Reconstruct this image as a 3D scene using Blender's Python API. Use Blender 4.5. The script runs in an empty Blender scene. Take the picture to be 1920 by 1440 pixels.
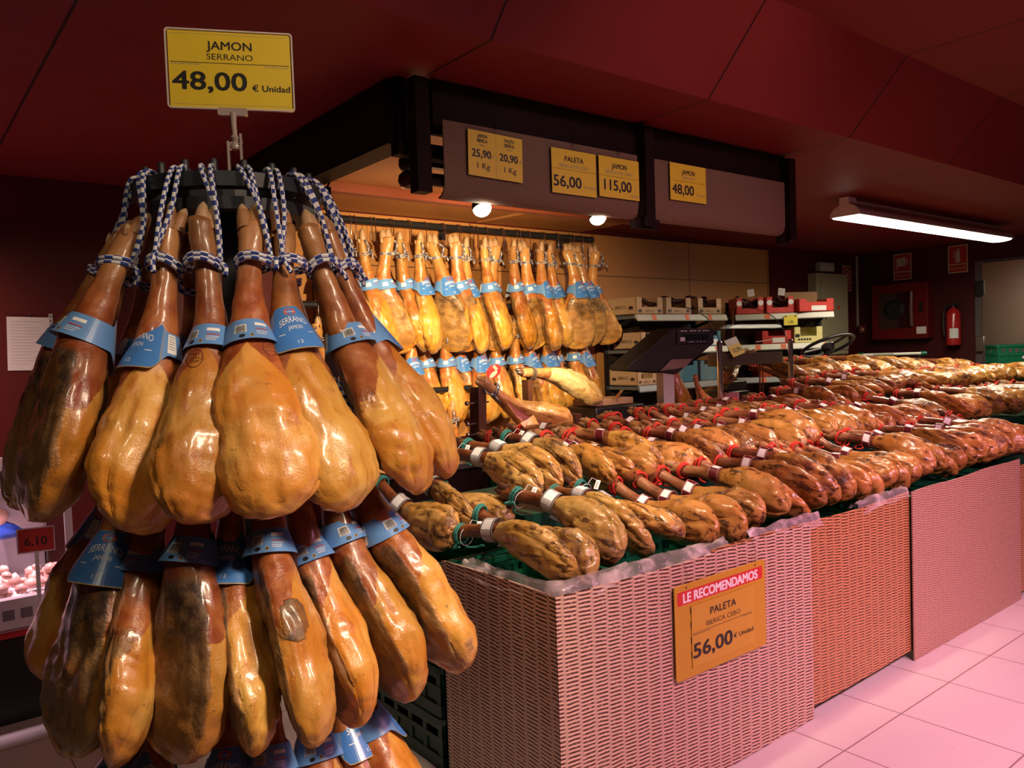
import bpy, math, random, re
from math import sin, cos, pi, radians, sqrt, atan2, floor
from mathutils import Vector, Matrix, noise
from mathutils.bvhtree import BVHTree

S = bpy.context.scene
C = S.collection

# ------------------------------------------------------------------ camera
# world: X runs along the long side of the ham stand, Y across it towards the back wall, Z up
CAM_H = 1.55
YAW, PITCH, ROLL = radians(51.44), radians(2.31), radians(2.0)
F_PX = 1490.0
cd = bpy.data.cameras.new('camera'); cam = bpy.data.objects.new('camera', cd); C.objects.link(cam)
cd.sensor_width = 36.0; cd.lens = F_PX / 1920 * 36.0; cd.clip_start = 0.05; cd.clip_end = 60
_R0 = Vector((sin(YAW), -cos(YAW), 0)); _D0 = Vector((cos(YAW), sin(YAW), 0)); _Z = Vector((0, 0, 1))
_F = _D0 * cos(PITCH) - _Z * sin(PITCH); _U0 = _D0 * sin(PITCH) + _Z * cos(PITCH)
_R = _R0 * cos(ROLL) - _U0 * sin(ROLL); _U = _R0 * sin(ROLL) + _U0 * cos(ROLL)
cam.matrix_world = Matrix(((_R.x, _U.x, -_F.x, 0), (_R.y, _U.y, -_F.y, 0), (_R.z, _U.z, -_F.z, CAM_H), (0, 0, 0, 1)))
S.camera = cam

# ------------------------------------------------------------------ world, exposure, main lights
w = bpy.data.worlds.new('world'); S.world = w; w.use_nodes = True
w.node_tree.nodes['Background'].inputs[0].default_value = (1.0, 0.62, 0.5, 1)
w.node_tree.nodes['Background'].inputs[1].default_value = 0.022
S.view_settings.view_transform = 'Standard'; S.view_settings.look = 'None'
S.view_settings.exposure = 0.0; S.view_settings.gamma = 1.0; S.view_settings.use_curve_mapping = False

def area(name, loc, target, sx, sy, power, col, spread=180):
    l = bpy.data.lights.new(name, 'AREA'); l.shape = 'RECTANGLE'; l.size = sx; l.size_y = sy
    l.energy = power; l.color = col; l.spread = radians(spread)
    o = bpy.data.objects.new(name, l); C.objects.link(o); o.location = loc
    o.rotation_euler = (Vector(target) - Vector(loc)).to_track_quat('-Z', 'Y').to_euler(); return o
def spot(name, loc, target, power, col, deg=60, blend=0.5, r=0.04):
    l = bpy.data.lights.new(name, 'SPOT'); l.energy = power; l.color = col; l.spot_size = radians(deg)
    l.spot_blend = blend; l.shadow_soft_size = r
    o = bpy.data.objects.new(name, l); C.objects.link(o); o.location = loc
    o.rotation_euler = (Vector(target) - Vector(loc)).to_track_quat('-Z', 'Y').to_euler(); return o

WARM = (1.0, 0.80, 0.55); PINK = (1.0, 0.39, 0.56); AMBER = (1.0, 0.73, 0.40)
# shop lamps over the sales floor, behind and right of the photographer; plus added fills
spot('shop_spot_left', (-0.35, 0.55, 2.98), (0.55, 2.1, 1.15), 32, WARM, 44, 0.7, 0.08)
spot('shop_spot_right', (1.25, -0.05, 2.98), (0.90, 2.1, 1.58), 98, (1.0, 0.76, 0.54), 66, 0.7, 0.07)
area('meat_lamp_right', (4.5, -0.75, 2.98), (4.1, 1.4, 0.35), 2.2, 0.5, 44, PINK, 105)
area('fill_front', (1.55, -0.50, 2.98), (0.70, 2.1, 0.40), 0.45, 0.45, 8.5, (1.0, .76, .55), 44)  # added frontal fill that lifts the lower tiers of the tower, no known lamp
area('meat_lamp_near', (2.5, -0.95, 2.98), (3.3, 1.05, 0.2), 1.4, 0.4, 48, (1.0, 0.45, 0.58), 84)
spot('fill_canopy', (2.7, 0.2, 2.98), (3.0, 2.75, 2.35), 52, (1.0, .78, .6), 62, 0.8, 0.06)  # added fill to brighten the woven boards and their cards
# lamps over the stand, hidden in the canopy and over the counter; then added fills
spot('stand_spot_near', (2.2, 1.95, 2.62), (2.25, 2.5, 0.9), 165, WARM, 62, 0.8, 0.05)
spot('stand_spot_middle', (3.9, 1.95, 2.62), (3.8, 2.6, 0.9), 125, (1.0, .74, .52), 75, 0.8, 0.05)
spot('stand_spot_far', (5.6, 1.7, 2.9), (5.4, 2.5, 0.9), 85, (1.0, .50, .46), 80, 0.8, 0.06)
spot('carving_spot', (2.95, 3.05, 2.25), (3.0, 3.62, 1.2), 60, (1.0, 0.80, 0.5), 44, 0.7, 0.03)
area('fill_wall_left', (-.55, 4.90, 2.66), (-.05, 5.55, 1.35), .9, .1, 17, (1.0, .66, .58), 84)  # added fill for the left wall and its notice, without a fitting
spot('fill_sign', (0.95, 0.30, 2.98), (0.76, 2.09, 2.34), 16, WARM, 24, 0.8, 0.05)  # added fill aimed only at the sign on the tower
# ------------------------------------------------------------------ helpers
def sm(x, a, b):
    if a == b: return 1.0 if x >= a else 0.0
    t = max(0.0, min(1.0, (x - a) / (b - a))); return t * t * (3 - 2 * t)
def lerp(a, b, t): return a + (b - a) * t

class NT:
    def __init__(s, name):
        s.m = bpy.data.materials.new(name); s.m.use_nodes = True; s.t = s.m.node_tree
        s.b = s.t.nodes['Principled BSDF']
    def n(s, typ, **kw):
        x = s.t.nodes.new(typ)
        for k, v in kw.items(): setattr(x, k, v)
        return x
    def link(s, a, b): s.t.links.new(a, b)
    def val(s, sock, v):
        if hasattr(v, 'is_output'): s.link(v, sock)
        else: sock.default_value = v
    def math(s, op, a, b=0.0, c=0.0, clamp=False):
        x = s.n('ShaderNodeMath', operation=op, use_clamp=clamp)
        s.val(x.inputs[0], a); s.val(x.inputs[1], b); s.val(x.inputs[2], c); return x.outputs[0]
    def ss(s, v, a, b):
        x = s.n('ShaderNodeMapRange', interpolation_type='SMOOTHSTEP')
        s.val(x.inputs[0], v); x.inputs[1].default_value = a; x.inputs[2].default_value = b; return x.outputs[0]
    def mix(s, f, a, b):
        x = s.n('ShaderNodeMix', data_type='RGBA'); s.val(x.inputs[0], f)
        for i, v in ((6, a), (7, b)):
            if hasattr(v, 'is_output'): s.link(v, x.inputs[i])
            else: x.inputs[i].default_value = (v[0], v[1], v[2], 1)
        return x.outputs[2]
    def obj(s):
        return s.n('ShaderNodeTexCoord').outputs['Object']
    def sep(s, v):
        x = s.n('ShaderNodeSeparateXYZ'); s.link(v, x.inputs[0]); return x.outputs
    def comb(s, x, y, z):
        q = s.n('ShaderNodeCombineXYZ'); s.val(q.inputs[0], x); s.val(q.inputs[1], y); s.val(q.inputs[2], z); return q.outputs[0]
    def vadd(s, a, b):
        x = s.n('ShaderNodeVectorMath', operation='ADD'); s.link(a, x.inputs[0]); s.link(b, x.inputs[1]); return x.outputs[0]
    def vscale(s, a, v):
        x = s.n('ShaderNodeVectorMath', operation='MULTIPLY'); s.link(a, x.inputs[0]); x.inputs[1].default_value = v; return x.outputs[0]
    def noise(s, vec, scale, detail=3.0, rough=0.5):
        x = s.n('ShaderNodeTexNoise'); s.link(vec, x.inputs['Vector']); x.inputs['Scale'].default_value = scale
        x.inputs['Detail'].default_value = detail; x.inputs['Roughness'].default_value = rough; return x.outputs[0]
    def rnd(s): return s.n('ShaderNodeObjectInfo').outputs['Random']
    def bump(s, h, strength=0.3, dist=0.003):
        x = s.n('ShaderNodeBump'); x.inputs['Strength'].default_value = strength; x.inputs['Distance'].default_value = dist
        s.link(h, x.inputs['Height']); s.link(x.outputs[0], s.b.inputs['Normal'])
    def set(s, **kw):
        names = {'col': 'Base Color', 'rough': 'Roughness', 'metal': 'Metallic', 'coat': 'Coat Weight', 'trans': 'Transmission Weight', 'alpha': 'Alpha', 'ior': 'IOR', 'spec': 'Specular IOR Level', 'coatr': 'Coat Roughness', 'sheen': 'Sheen Weight', 'sss': 'Subsurface Weight'}
        for k, v in kw.items():
            i = s.b.inputs[names[k]]
            if hasattr(v, 'is_output'): s.link(v, i)
            elif k == 'col': i.default_value = (v[0], v[1], v[2], 1)
            else: i.default_value = v
        return s.m
def pm(name, col, rough=0.5, var=0.12, scale=20, **kw):
    """plain painted / moulded surface with a faint mottled wear"""
    t = NT(name); o = t.obj(); f = t.noise(o, scale, 3)
    t.set(rough=rough, **kw)
    t.set(col=t.mix(f, [c * (1 - var) for c in col], [min(1, c * (1 + var)) for c in col])); return t.m
def em(name, col, strength):
    t = NT(name); t.b.inputs['Emission Color'].default_value = (*col, 1); t.b.inputs['Emission Strength'].default_value = strength
    t.set(col=col); return t.m
def glass(name, col=(0.9, 0.92, 0.9), alpha=0.16, rough=0.05):
    t = NT(name); tr = t.n('ShaderNodeBsdfTransparent'); tr.inputs[0].default_value = (*col, 1)
    gl = t.n('ShaderNodeBsdfGlossy'); gl.inputs['Roughness'].default_value = rough
    fr = t.n('ShaderNodeFresnel'); fr.inputs[0].default_value = 1.45
    f = t.math('MINIMUM', t.math('ADD', t.math('MULTIPLY', fr.outputs[0], 0.30), alpha * 0.06), 0.011)
    mx = t.n('ShaderNodeMixShader'); t.link(f, mx.inputs[0]); t.link(tr.outputs[0], mx.inputs[1]); t.link(gl.outputs[0], mx.inputs[2])
    t.t.links.new(mx.outputs[0], t.t.nodes['Material Output'].inputs[0]); return t.m

_tc = {}
def text_geo(s, bold=0.0, spacing=1.0):
    k = (s, bold, spacing)
    if k not in _tc:
        cu = bpy.data.curves.new('t', 'FONT'); cu.body = s; cu.resolution_u = 3; cu.fill_mode = 'FRONT'; cu.offset = bold; cu.space_character = spacing
        ob = bpy.data.objects.new('t', cu); me = bpy.data.meshes.new_from_object(ob)
        vs = [(v.co.x, v.co.y) for v in me.vertices]; fs = [tuple(p.vertices) for p in me.polygons]
        bpy.data.objects.remove(ob); bpy.data.meshes.remove(me); bpy.data.curves.remove(cu)
        xs = [v[0] for v in vs]; ys = [v[1] for v in vs]
        x0, x1, y0, y1 = min(xs), max(xs), min(ys), max(ys)
        _tc[k] = ([(a - x0, b) for a, b in vs], fs, x1 - x0, y0, y1)
    return _tc[k]

class MB:
    def __init__(s): s.v = []; s.f = []; s.m = []
    def add(s, vs, fs, mi=0):
        b = len(s.v); s.v += [tuple(v) for v in vs]
        for i, f in enumerate(fs):
            s.f.append(tuple(b + k for k in f)); s.m.append(mi[i] if isinstance(mi, list) else mi)
        return s
    def box(s, x0, x1, y0, y1, z0, z1, mi=0, M=None):
        vs = [Vector((x, y, z)) for z in (z0, z1) for y in (y0, y1) for x in (x0, x1)]
        if M: vs = [M @ v for v in vs]
        return s.add(vs, [(0, 2, 3, 1), (4, 5, 7, 6), (0, 1, 5, 4), (2, 6, 7, 3), (0, 4, 6, 2), (1, 3, 7, 5)], mi)
    def bar(s, a, b, wx, wy, mi=0, up=Vector((0, 0, 1))):
        a = Vector(a); b = Vector(b); d = (b - a); L = d.length; z = d / L
        if abs(z.dot(up)) > 0.99: up = Vector((0, 1, 0))
        x = up.cross(z).normalized(); y = z.cross(x)
        M = Matrix(((x.x, y.x, z.x, a.x), (x.y, y.y, z.y, a.y), (x.z, y.z, z.z, a.z), (0, 0, 0, 1)))
        return s.box(-wx / 2, wx / 2, -wy / 2, wy / 2, 0, L, mi, M)
    def loft(s, rings, mi=0, cap0=True, cap1=True, closed=False):
        n = len(rings[0]); b = len(s.v); fs = []
        for r in rings: s.v += [tuple(p) for p in r]
        R = len(rings)
        for i in range(R if closed else R - 1):
            for j in range(n):
                k = (j + 1) % n; i2 = (i + 1) % R
                s.f.append((b + i * n + j, b + i * n + k, b + i2 * n + k, b + i2 * n + j)); s.m.append(mi(i, j) if callable(mi) else mi)
        cm = mi(0, 0) if callable(mi) else mi
        if not closed:
            if cap0: s.f.append(tuple(b + j for j in reversed(range(n)))); s.m.append(cm)
            if cap1: s.f.append(tuple(b + (R - 1) * n + j for j in range(n))); s.m.append(cm)
        return s
    def tube(s, pts, r, n=8, mi=0, closed=False, sx=1.0):
        pts = [Vector(p) for p in pts]; N = len(pts); rings = []; up = None
        for i, p in enumerate(pts):
            if closed: t = pts[(i + 1) % N] - pts[i - 1]
            else: t = pts[min(i + 1, N - 1)] - pts[max(i - 1, 0)]
            t = t.normalized() if t.length > 1e-9 else Vector((0, 0, 1))
            if up is None:
                up = Vector((0, 0, 1)) if abs(t.z) < 0.9 else Vector((1, 0, 0))
            x = up.cross(t)
            if x.length < 1e-6: x = Vector((1, 0, 0)).cross(t)
            x.normalize(); y = t.cross(x); up = y
            rr = r[i] if isinstance(r, (list, tuple)) else r
            rings.append([p + x * (rr * cos(2 * pi * j / n)) + y * (rr * sx * sin(2 * pi * j / n)) for j in range(n)])
        return s.loft(rings, mi, closed=closed)
    def lathe(s, prof, n=24, mi=0, M=None, cap=True):
        rings = []
        for r, z in prof:
            q = [Vector((r * cos(2 * pi * j / n), r * sin(2 * pi * j / n), z)) for j in range(n)]
            rings.append([M @ p for p in q] if M else q)
        return s.loft(rings, mi, cap, cap)
    def quad(s, a, b, c, d, mi=0): return s.add([a, b, c, d], [(0, 1, 2, 3)], mi)
    def text(s, st, size, x, y, fn, mi, align='C', bold=0.0, fit=None, spacing=1.0):
        """flat lettering: cap height about 0.72*size; fn maps plane (x, y) to 3D"""
        vs, fs, wd, y0, y1 = text_geo(st, 0.0, spacing); kx = size
        if fit: kx = fit / wd
        ox = {'C': -wd / 2, 'L': 0, 'R': -wd}[align]; q = bold * size
        o0 = fn(x, y); nn = (fn(x + 1e-3, y) - o0).cross(fn(x, y + 1e-3) - o0).normalized()
        for k_, (dx, dy) in enumerate(((0, 0), (q, q * .5), (-q, q * .5), (q, -q * .5), (-q, -q * .5)) if bold > 0 else ((0, 0),)):   # heavier strokes
            s.add([fn(x + dx + (a + ox) * kx, y + dy + b * size) + nn * (k_ * 8e-5) for a, b in vs], fs, mi)
        return s
    def build(s, name, mats, parent=None, loc=None, rot=None, M=None, smooth=40, bev=0):
        me = bpy.data.meshes.new(name); me.from_pydata(s.v, [], s.f)
        for m in (mats if isinstance(mats, (list, tuple)) else [mats]): me.materials.append(m)
        me.polygons.foreach_set('material_index', s.m)
        if smooth:
            me.polygons.foreach_set('use_smooth', [True] * len(s.f)); me.set_sharp_from_angle(angle=radians(smooth))
        me.update()
        o = bpy.data.objects.new(name, me); C.objects.link(o)
        if parent: o.parent = parent
        if M: o.matrix_local = M
        if loc: o.location = loc
        if rot: o.rotation_euler = rot
        if bev:
            b = o.modifiers.new('bevel', 'BEVEL'); b.width = bev; b.segments = 2; b.limit_method = 'ANGLE'; b.angle_limit = radians(50)
        return o
def tag(o, label=None, cat=None, group=None, kind=None):
    for k, v in (('label', label), ('category', cat), ('group', group), ('kind', kind)):
        if v: o[k] = v
    return o
def empty(name, loc, rz=0, label=None, cat=None, group=None, M=None):
    o = bpy.data.objects.new(name, None); C.objects.link(o); o.empty_display_size = 0.05
    if M: o.matrix_world = M
    else: o.location = loc; o.rotation_euler = (0, 0, rz)
    return tag(o, label, cat, group)
def struct(o): o['kind'] = 'structure'; return o
_one = 'zeroth first second third fourth fifth sixth seventh eighth ninth tenth eleventh twelfth thirteenth fourteenth fifteenth sixteenth seventeenth eighteenth nineteenth'.split()
def ordinal(n):
    if n < 20: return _one[n]
    t, u = divmod(n, 10); T = ['', '', 'twenty', 'thirty', 'forty', 'fifty', 'sixty']; TH = {2: 'twentieth', 3: 'thirtieth', 4: 'fortieth', 5: 'fiftieth', 6: 'sixtieth'}
    return TH[t] if u == 0 else T[t] + '-' + _one[u]
def basis(z, x_hint, loc):
    z = z.normalized(); x = (x_hint - z * x_hint.dot(z)).normalized(); y = z.cross(x)
    return Matrix(((x.x, y.x, z.x, loc.x), (x.y, y.y, z.y, loc.y), (x.z, y.z, z.z, loc.z), (0, 0, 0, 1)))

# ------------------------------------------------------------------ materials
def m_ham(name, fatA, fatB, skA, skB, skTop, moA, moB, streak=0.0, rough=0.3):
    t = NT(name); o = t.obj(); r = t.rnd()
    off = t.comb(t.math('MULTIPLY', r, 37.0), t.math('MULTIPLY', r, 71.0), t.math('MULTIPLY', r, 13.0))
    p = t.vadd(o, off)
    at = t.n('ShaderNodeAttribute', attribute_name='hc'); rgb = t.n('ShaderNodeSeparateColor'); t.link(at.outputs['Color'], rgb.inputs[0])
    sk, mo, tt = rgb.outputs[0], rgb.outputs[1], rgb.outputs[2]
    n1 = t.noise(p, 7, 3); n2 = t.noise(p, 26, 4, 0.6); n3 = t.noise(p, 75, 3, 0.6); n5 = t.noise(p, 240, 2, 0.6)
    ps = t.vscale(p, (1.0, 1.0, 0.22)); n4 = t.noise(ps, 34, 3, 0.6)
    fat = t.mix(t.ss(n1, 0.35, 0.68), fatA, fatB)
    fat = t.mix(t.math('MULTIPLY', t.ss(n4, 0.48, 0.72), 0.70), fat, [fatA[0] * .72, fatA[1] * .52, fatA[2] * .4])
    fat = t.mix(t.math('MULTIPLY', t.ss(n2, 0.58, 0.72), 0.38), fat, skA)
    skin = t.mix(t.ss(n2, 0.34, 0.66), skA, skB)
    skin = t.mix(t.ss(t.math('ADD', tt, t.math('MULTIPLY', n1, 0.22)), 0.42, 0.22), skin, skTop)
    skin = t.mix(t.math('MULTIPLY', t.ss(n1, 0.58, 0.7), 0.5), skin, [c * 0.45 for c in skA])
    skm = t.ss(t.math('ADD', sk, t.math('MULTIPLY', t.math('SUBTRACT', n1, 0.5), 0.55)), 0.42, 0.56)
    base = t.mix(skm, fat, skin)
    mcol = t.mix(t.ss(n2, 0.4, 0.62), moA, moB)
    low = t.ss(t.math('ADD', tt, t.math('MULTIPLY', t.math('SUBTRACT', n1, 0.5), 0.7)), 0.56, 0.72)
    mcol = t.mix(t.math('MULTIPLY', low, 0.72), mcol, t.mix(t.ss(n2, 0.42, 0.6), (moB[0] * 1.5, moB[1] * 1.3, moB[2] * 1.2), (moB[0] * 2.1, moB[1] * 1.9, moB[2] * 1.6)))
    mcol = t.mix(t.math('MULTIPLY', t.ss(n1, 0.56, 0.68), 0.75), mcol, skB); mcol = t.mix(t.math('MULTIPLY', t.ss(n1, 0.44, 0.34), 0.6), mcol, [c * 0.55 for c in fatA])
    mm = t.ss(t.math('ADD', mo, t.math('MULTIPLY', t.math('SUBTRACT', n2, 0.5), 1.1)), 0.34, 0.74)
    base = t.mix(t.math('MULTIPLY', mm, 0.93), base, mcol)
    if streak:
        sv = t.ss(t.math('ADD', n4, t.math('MULTIPLY', t.math('SUBTRACT', n2, 0.5), 0.3)), 0.56, 0.66)
        base = t.mix(t.math('MULTIPLY', sv, streak), base, moA)
    base = t.mix(t.ss(n3, 0.64, 0.74), base, t.mix(0.5, base, moA))
    hsv = t.n('ShaderNodeHueSaturation'); t.link(base, hsv.inputs['Color'])
    t.link(t.math('ADD', 0.78, t.math('MULTIPLY', r, 0.42)), hsv.inputs['Value'])
    t.link(t.math('ADD', 0.494, t.math('MULTIPLY', t.math('FRACT', t.math('MULTIPLY', r, 7.3)), 0.012)), hsv.inputs['Hue'])
    t.set(col=hsv.outputs[0], rough=t.math('ADD', rough, t.math('MULTIPLY', t.math('ADD', mm, n2), 0.16)), spec=0.5, coat=0.35, coatr=0.14)
    h = t.math('ADD', t.math('MULTIPLY', n2, 0.36), t.math('ADD', t.math('ADD', t.math('MULTIPLY', n3, 0.34), t.math('MULTIPLY', n5, 0.17)), t.math('MULTIPLY', t.math('MULTIPLY', n2, mm), 1.3)))
    t.bump(h, 0.5, 0.007)
    return t.m
M_HAM = m_ham('serrano ham', (0.52, 0.205, 0.022), (0.60, 0.33, 0.075), (0.26, 0.062, 0.016), (0.40, 0.135, 0.035), (0.42, 0.195, 0.070), (0.028, 0.018, 0.014), (0.15, 0.088, 0.038))
M_HAMW = m_ham('golden serrano ham', (0.56, 0.24, 0.025), (0.64, 0.37, 0.085), (0.36, 0.10, 0.022), (0.48, 0.20, 0.045), (0.52, 0.25, 0.075), (0.075, 0.04, 0.018), (0.26, 0.15, 0.055))
M_PAL = m_ham('iberian shoulder', (0.42, 0.22, 0.045), (0.60, 0.38, 0.12), (0.13, 0.035, 0.012), (0.20, 0.062, 0.02), (0.20, 0.065, 0.022), (0.035, 0.018, 0.012), (0.11, 0.055, 0.022), 0.8, 0.22)
M_PALR = m_ham('pale-shank shoulder', (0.42, 0.18, 0.036), (0.58, 0.29, 0.075), (0.20, 0.058, 0.022), (0.27, 0.095, 0.036), (0.40, 0.19, 0.085), (0.04, 0.02, 0.012), (0.11, 0.045, 0.018), 0.85, 0.22)
M_CARV = m_ham('skinned ham', (0.62, 0.40, 0.13), (0.78, 0.62, 0.34), (0.30, 0.10, 0.03), (0.5, 0.25, 0.08), (0.4, 0.2, 0.08), (0.40, 0.16, 0.05), (0.55, 0.3, 0.1))
M_GOLDH = m_ham('golden carved ham', (0.56, 0.22, 0.03), (0.66, 0.40, 0.12), (0.32, 0.10, 0.03), (0.5, 0.22, 0.06), (0.42, 0.2, 0.08), (0.26, 0.08, 0.025), (0.45, 0.2, 0.05), 0.4)
M_MEAT = pm('cut lean ham', (0.58, 0.22, 0.17), 0.35, 0.35, 30, coat=0.3)
M_HOOF = pm('pig trotter skin', (0.34, 0.16, 0.065), 0.45, 0.3, 40)
M_HOOFP = pm('pale trotter skin', (0.46, 0.27, 0.15), 0.45, 0.25, 40)
M_HOOFD = pm('black trotter skin', (0.07, 0.03, 0.02), 0.35, 0.3, 40)
M_NAIL = pm('trotter nail', (0.42, 0.28, 0.15), 0.4, 0.25, 60)
M_NAILD = pm('black nail', (0.02, 0.015, 0.012), 0.3)
M_BLUE = pm('blue label card', (0.055, 0.20, 0.56), 0.28, 0.05, coat=0.3)
M_BLUE2 = pm('light blue label card', (0.12, 0.28, 0.60), 0.3, 0.08)
M_WHITE = pm('white print', (0.80, 0.80, 0.80), 0.5, 0.03)
M_RED = pm('red print', (0.55, 0.02, 0.02), 0.45, 0.06)
M_GOLD = pm('gold line', (0.42, 0.27, 0.08), 0.4)
M_BLACK = pm('black print', (0.012, 0.012, 0.012), 0.5)
M_GREYP = pm('grey print', (0.30, 0.29, 0.22), 0.6)
M_ROPEB = pm('blue rope strand', (0.022, 0.045, 0.26), 0.8)
M_ROPEW = pm('white rope strand', (0.72, 0.72, 0.72), 0.8)
M_ROPER = pm('red rope', (0.62, 0.035, 0.015), 0.7, 0.3, 300)
M_ROPEG = pm('green rope', (0.02, 0.20, 0.16), 0.7, 0.3, 300)
M_ROPEK = pm('dark hemp rope', (0.06, 0.04, 0.025), 0.8, 0.3, 300)
M_PLAS = pm('dark plastic stand', (0.020, 0.023, 0.032), 0.42)
M_YEL = pm('yellow price card', (0.76, 0.55, 0.03), 0.45, 0.05)
M_YELD = pm('deep yellow board', (0.50, 0.295, 0.012), 0.45, 0.06)
M_ACR = glass('clear acrylic', (0.95, 0.95, 0.95), 0.3)
M_GLS = glass('counter glass', (0.86, 0.86, 0.82), 0.22)
M_FROST = pm('frosted clip plastic', (0.40, 0.32, 0.29), 0.2, coat=0.5)
M_CHROME = pm('chrome', (0.72, 0.68, 0.70), 0.16, 0.03, metal=1.0)
M_STEEL = pm('brushed steel', (0.46, 0.43, 0.41), 0.30, 0.10, 6, metal=1.0)
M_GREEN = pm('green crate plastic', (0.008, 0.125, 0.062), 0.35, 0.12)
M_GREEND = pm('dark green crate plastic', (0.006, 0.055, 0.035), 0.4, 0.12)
M_DARKW = pm('dark red-brown paint', (0.011, 0.003, 0.003), 0.6, spec=0.12)
M_MATT = pm('matt black plastic', (0.010, 0.008, 0.008), 0.6, spec=0.3)
M_KNOB = pm('black plastic', (0.012, 0.012, 0.014), 0.35)
M_CREAM = pm('cream enamel', (0.46, 0.42, 0.27), 0.45, 0.06)
M_ORANGE = pm('orange tag', (0.75, 0.13, 0.03), 0.5)
M_WOODC = pm('pine crate board', (0.56, 0.37, 0.22), 0.65, 0.12, 14)
M_WOODD = pm('dark holder wood', (0.075, 0.026, 0.012), 0.4, 0.4, 16)
M_GREYM = pm('grey metal shelf', (0.19, 0.20, 0.22), 0.4, 0.08, metal=0.3)
M_LIPG = pm('shelf lip plastic', (0.52, 0.53, 0.46), 0.3, 0.06)
M_CARD = pm('brown cardboard', (0.26, 0.14, 0.06), 0.8, 0.1)
M_SAUS = pm('dark cured sausage', (0.055, 0.022, 0.018), 0.35, 0.5, 30, coat=0.3)
M_PAPER = pm('white paper', (0.74, 0.68, 0.66), 0.7, 0.03)
M_BLUEB = pm('blue carton', (0.07, 0.22, 0.33), 0.5)
M_REDB = pm('red carton', (0.56, 0.035, 0.025), 0.5)
M_YELB = pm('pale yellow carton', (0.72, 0.66, 0.27), 0.5)
M_PINKW = pm('white cabinet enamel', (0.74, 0.70, 0.72), 0.35)
M_RAW = pm('raw chicken', (0.72, 0.42, 0.34), 0.35, 0.25, 30, coat=0.3)
M_BAG = pm('blue plastic bag', (0.04, 0.10, 0.50), 0.25)
M_GREYLB = pm('grey label card', (0.42, 0.40, 0.40), 0.35, 0.15, 50)
M_MARLB = pm('maroon label card', (0.11, 0.012, 0.018), 0.3, 0.15)
M_LILAC = pm('white label back', (0.60, 0.60, 0.68), 0.4)

def m_film():
    t = NT('clear plastic film'); o = t.obj(); n1 = t.noise(o, 11, 3, 0.5); h = t.noise(o, 22, 3, 0.5)
    t.set(col=(0.88, 0.74, 0.76), rough=0.14, spec=0.7)
    bmp = t.n('ShaderNodeBump'); bmp.inputs['Strength'].default_value = 0.8; bmp.inputs['Distance'].default_value = 0.01; t.link(h, bmp.inputs['Height']); t.link(bmp.outputs[0], t.b.inputs['Normal'])
    tr = t.n('ShaderNodeBsdfTransparent'); mx = t.n('ShaderNodeMixShader'); t.link(t.math('ADD', 0.16, t.math('MULTIPLY', t.ss(n1, 0.40, 0.72), 0.50)), mx.inputs[0])
    t.link(tr.outputs[0], mx.inputs[1]); t.link(t.b.outputs[0], mx.inputs[2]); t.link(mx.outputs[0], t.t.nodes['Material Output'].inputs[0]); return t.m
M_FILM = m_film()

def m_wicker(name, light, dark, contrast, cw=0.062, rh=0.0125, slope=0.075):
    """printed wicker: ribs run up, strands run across with dark slits between; x+y is the way along the panel"""
    t = NT(name); x, y, z = t.sep(t.obj()); o = t.obj()
    a = t.math('SUBTRACT', x, y)
    wob = t.noise(o, 9, 2); fine = t.noise(t.vscale(o, (1, 1, 6.0)), 60, 2)
    ac = t.math('ADD', t.math('DIVIDE', a, cw), t.math('MULTIPLY', wob, 0.28))
    col = t.math('FLOOR', ac); cx = t.math('FRACT', ac)
    ph = t.math('FRACT', t.math('MULTIPLY', t.math('SINE', t.math('MULTIPLY', col, 12.9898)), 43.5))
    zz = t.math('ADD', t.math('DIVIDE', z, rh), t.math('ADD', ph, t.math('MULTIPLY', t.math('ADD', cx, t.math('MULTIPLY', wob, 2.2)), slope * 5)))
    fr = t.math('FRACT', zz)
    row = t.math('MULTIPLY', t.ss(fr, 0.0, 0.14), t.ss(fr, 0.60, 0.42)); hi = t.math('MULTIPLY', t.ss(fr, 0.62, 0.78), t.ss(fr, 1.0, 0.9))
    win = t.math('MULTIPLY', t.ss(cx, 0.03, 0.16), t.ss(cx, 1.0, 0.84))
    slit = t.math('MULTIPLY', t.math('MULTIPLY', row, win), t.ss(fine, 0.30, 0.44))
    base = t.mix(t.math('MULTIPLY', fine, 0.8), light, [c * 0.72 for c in light])
    base = t.mix(t.math('MULTIPLY', t.math('SUBTRACT', 1.0, win), 0.35), base, [c * 0.62 for c in light])
    base = t.mix(t.math('MULTIPLY', t.math('MULTIPLY', hi, win), 0.55 * contrast), base, [min(1, c * 1.45) for c in light]); base = t.mix(t.math('MULTIPLY', slit, contrast), base, dark)
    t.set(col=base, rough=0.38, spec=0.35); return t.m
M_WICK = m_wicker('wicker printed card', (0.64, 0.43, 0.33), (0.050, 0.013, 0.007), 1.0, 0.062, 0.0128)
M_WICK2 = m_wicker('brown wicker printed card', (0.54, 0.26, 0.12), (0.055, 0.014, 0.005), 0.95)
M_WICK3 = m_wicker('faded wicker printed card', (0.54, 0.32, 0.24), (0.10, 0.03, 0.018), 0.6, 0.05, 0.012)

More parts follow.
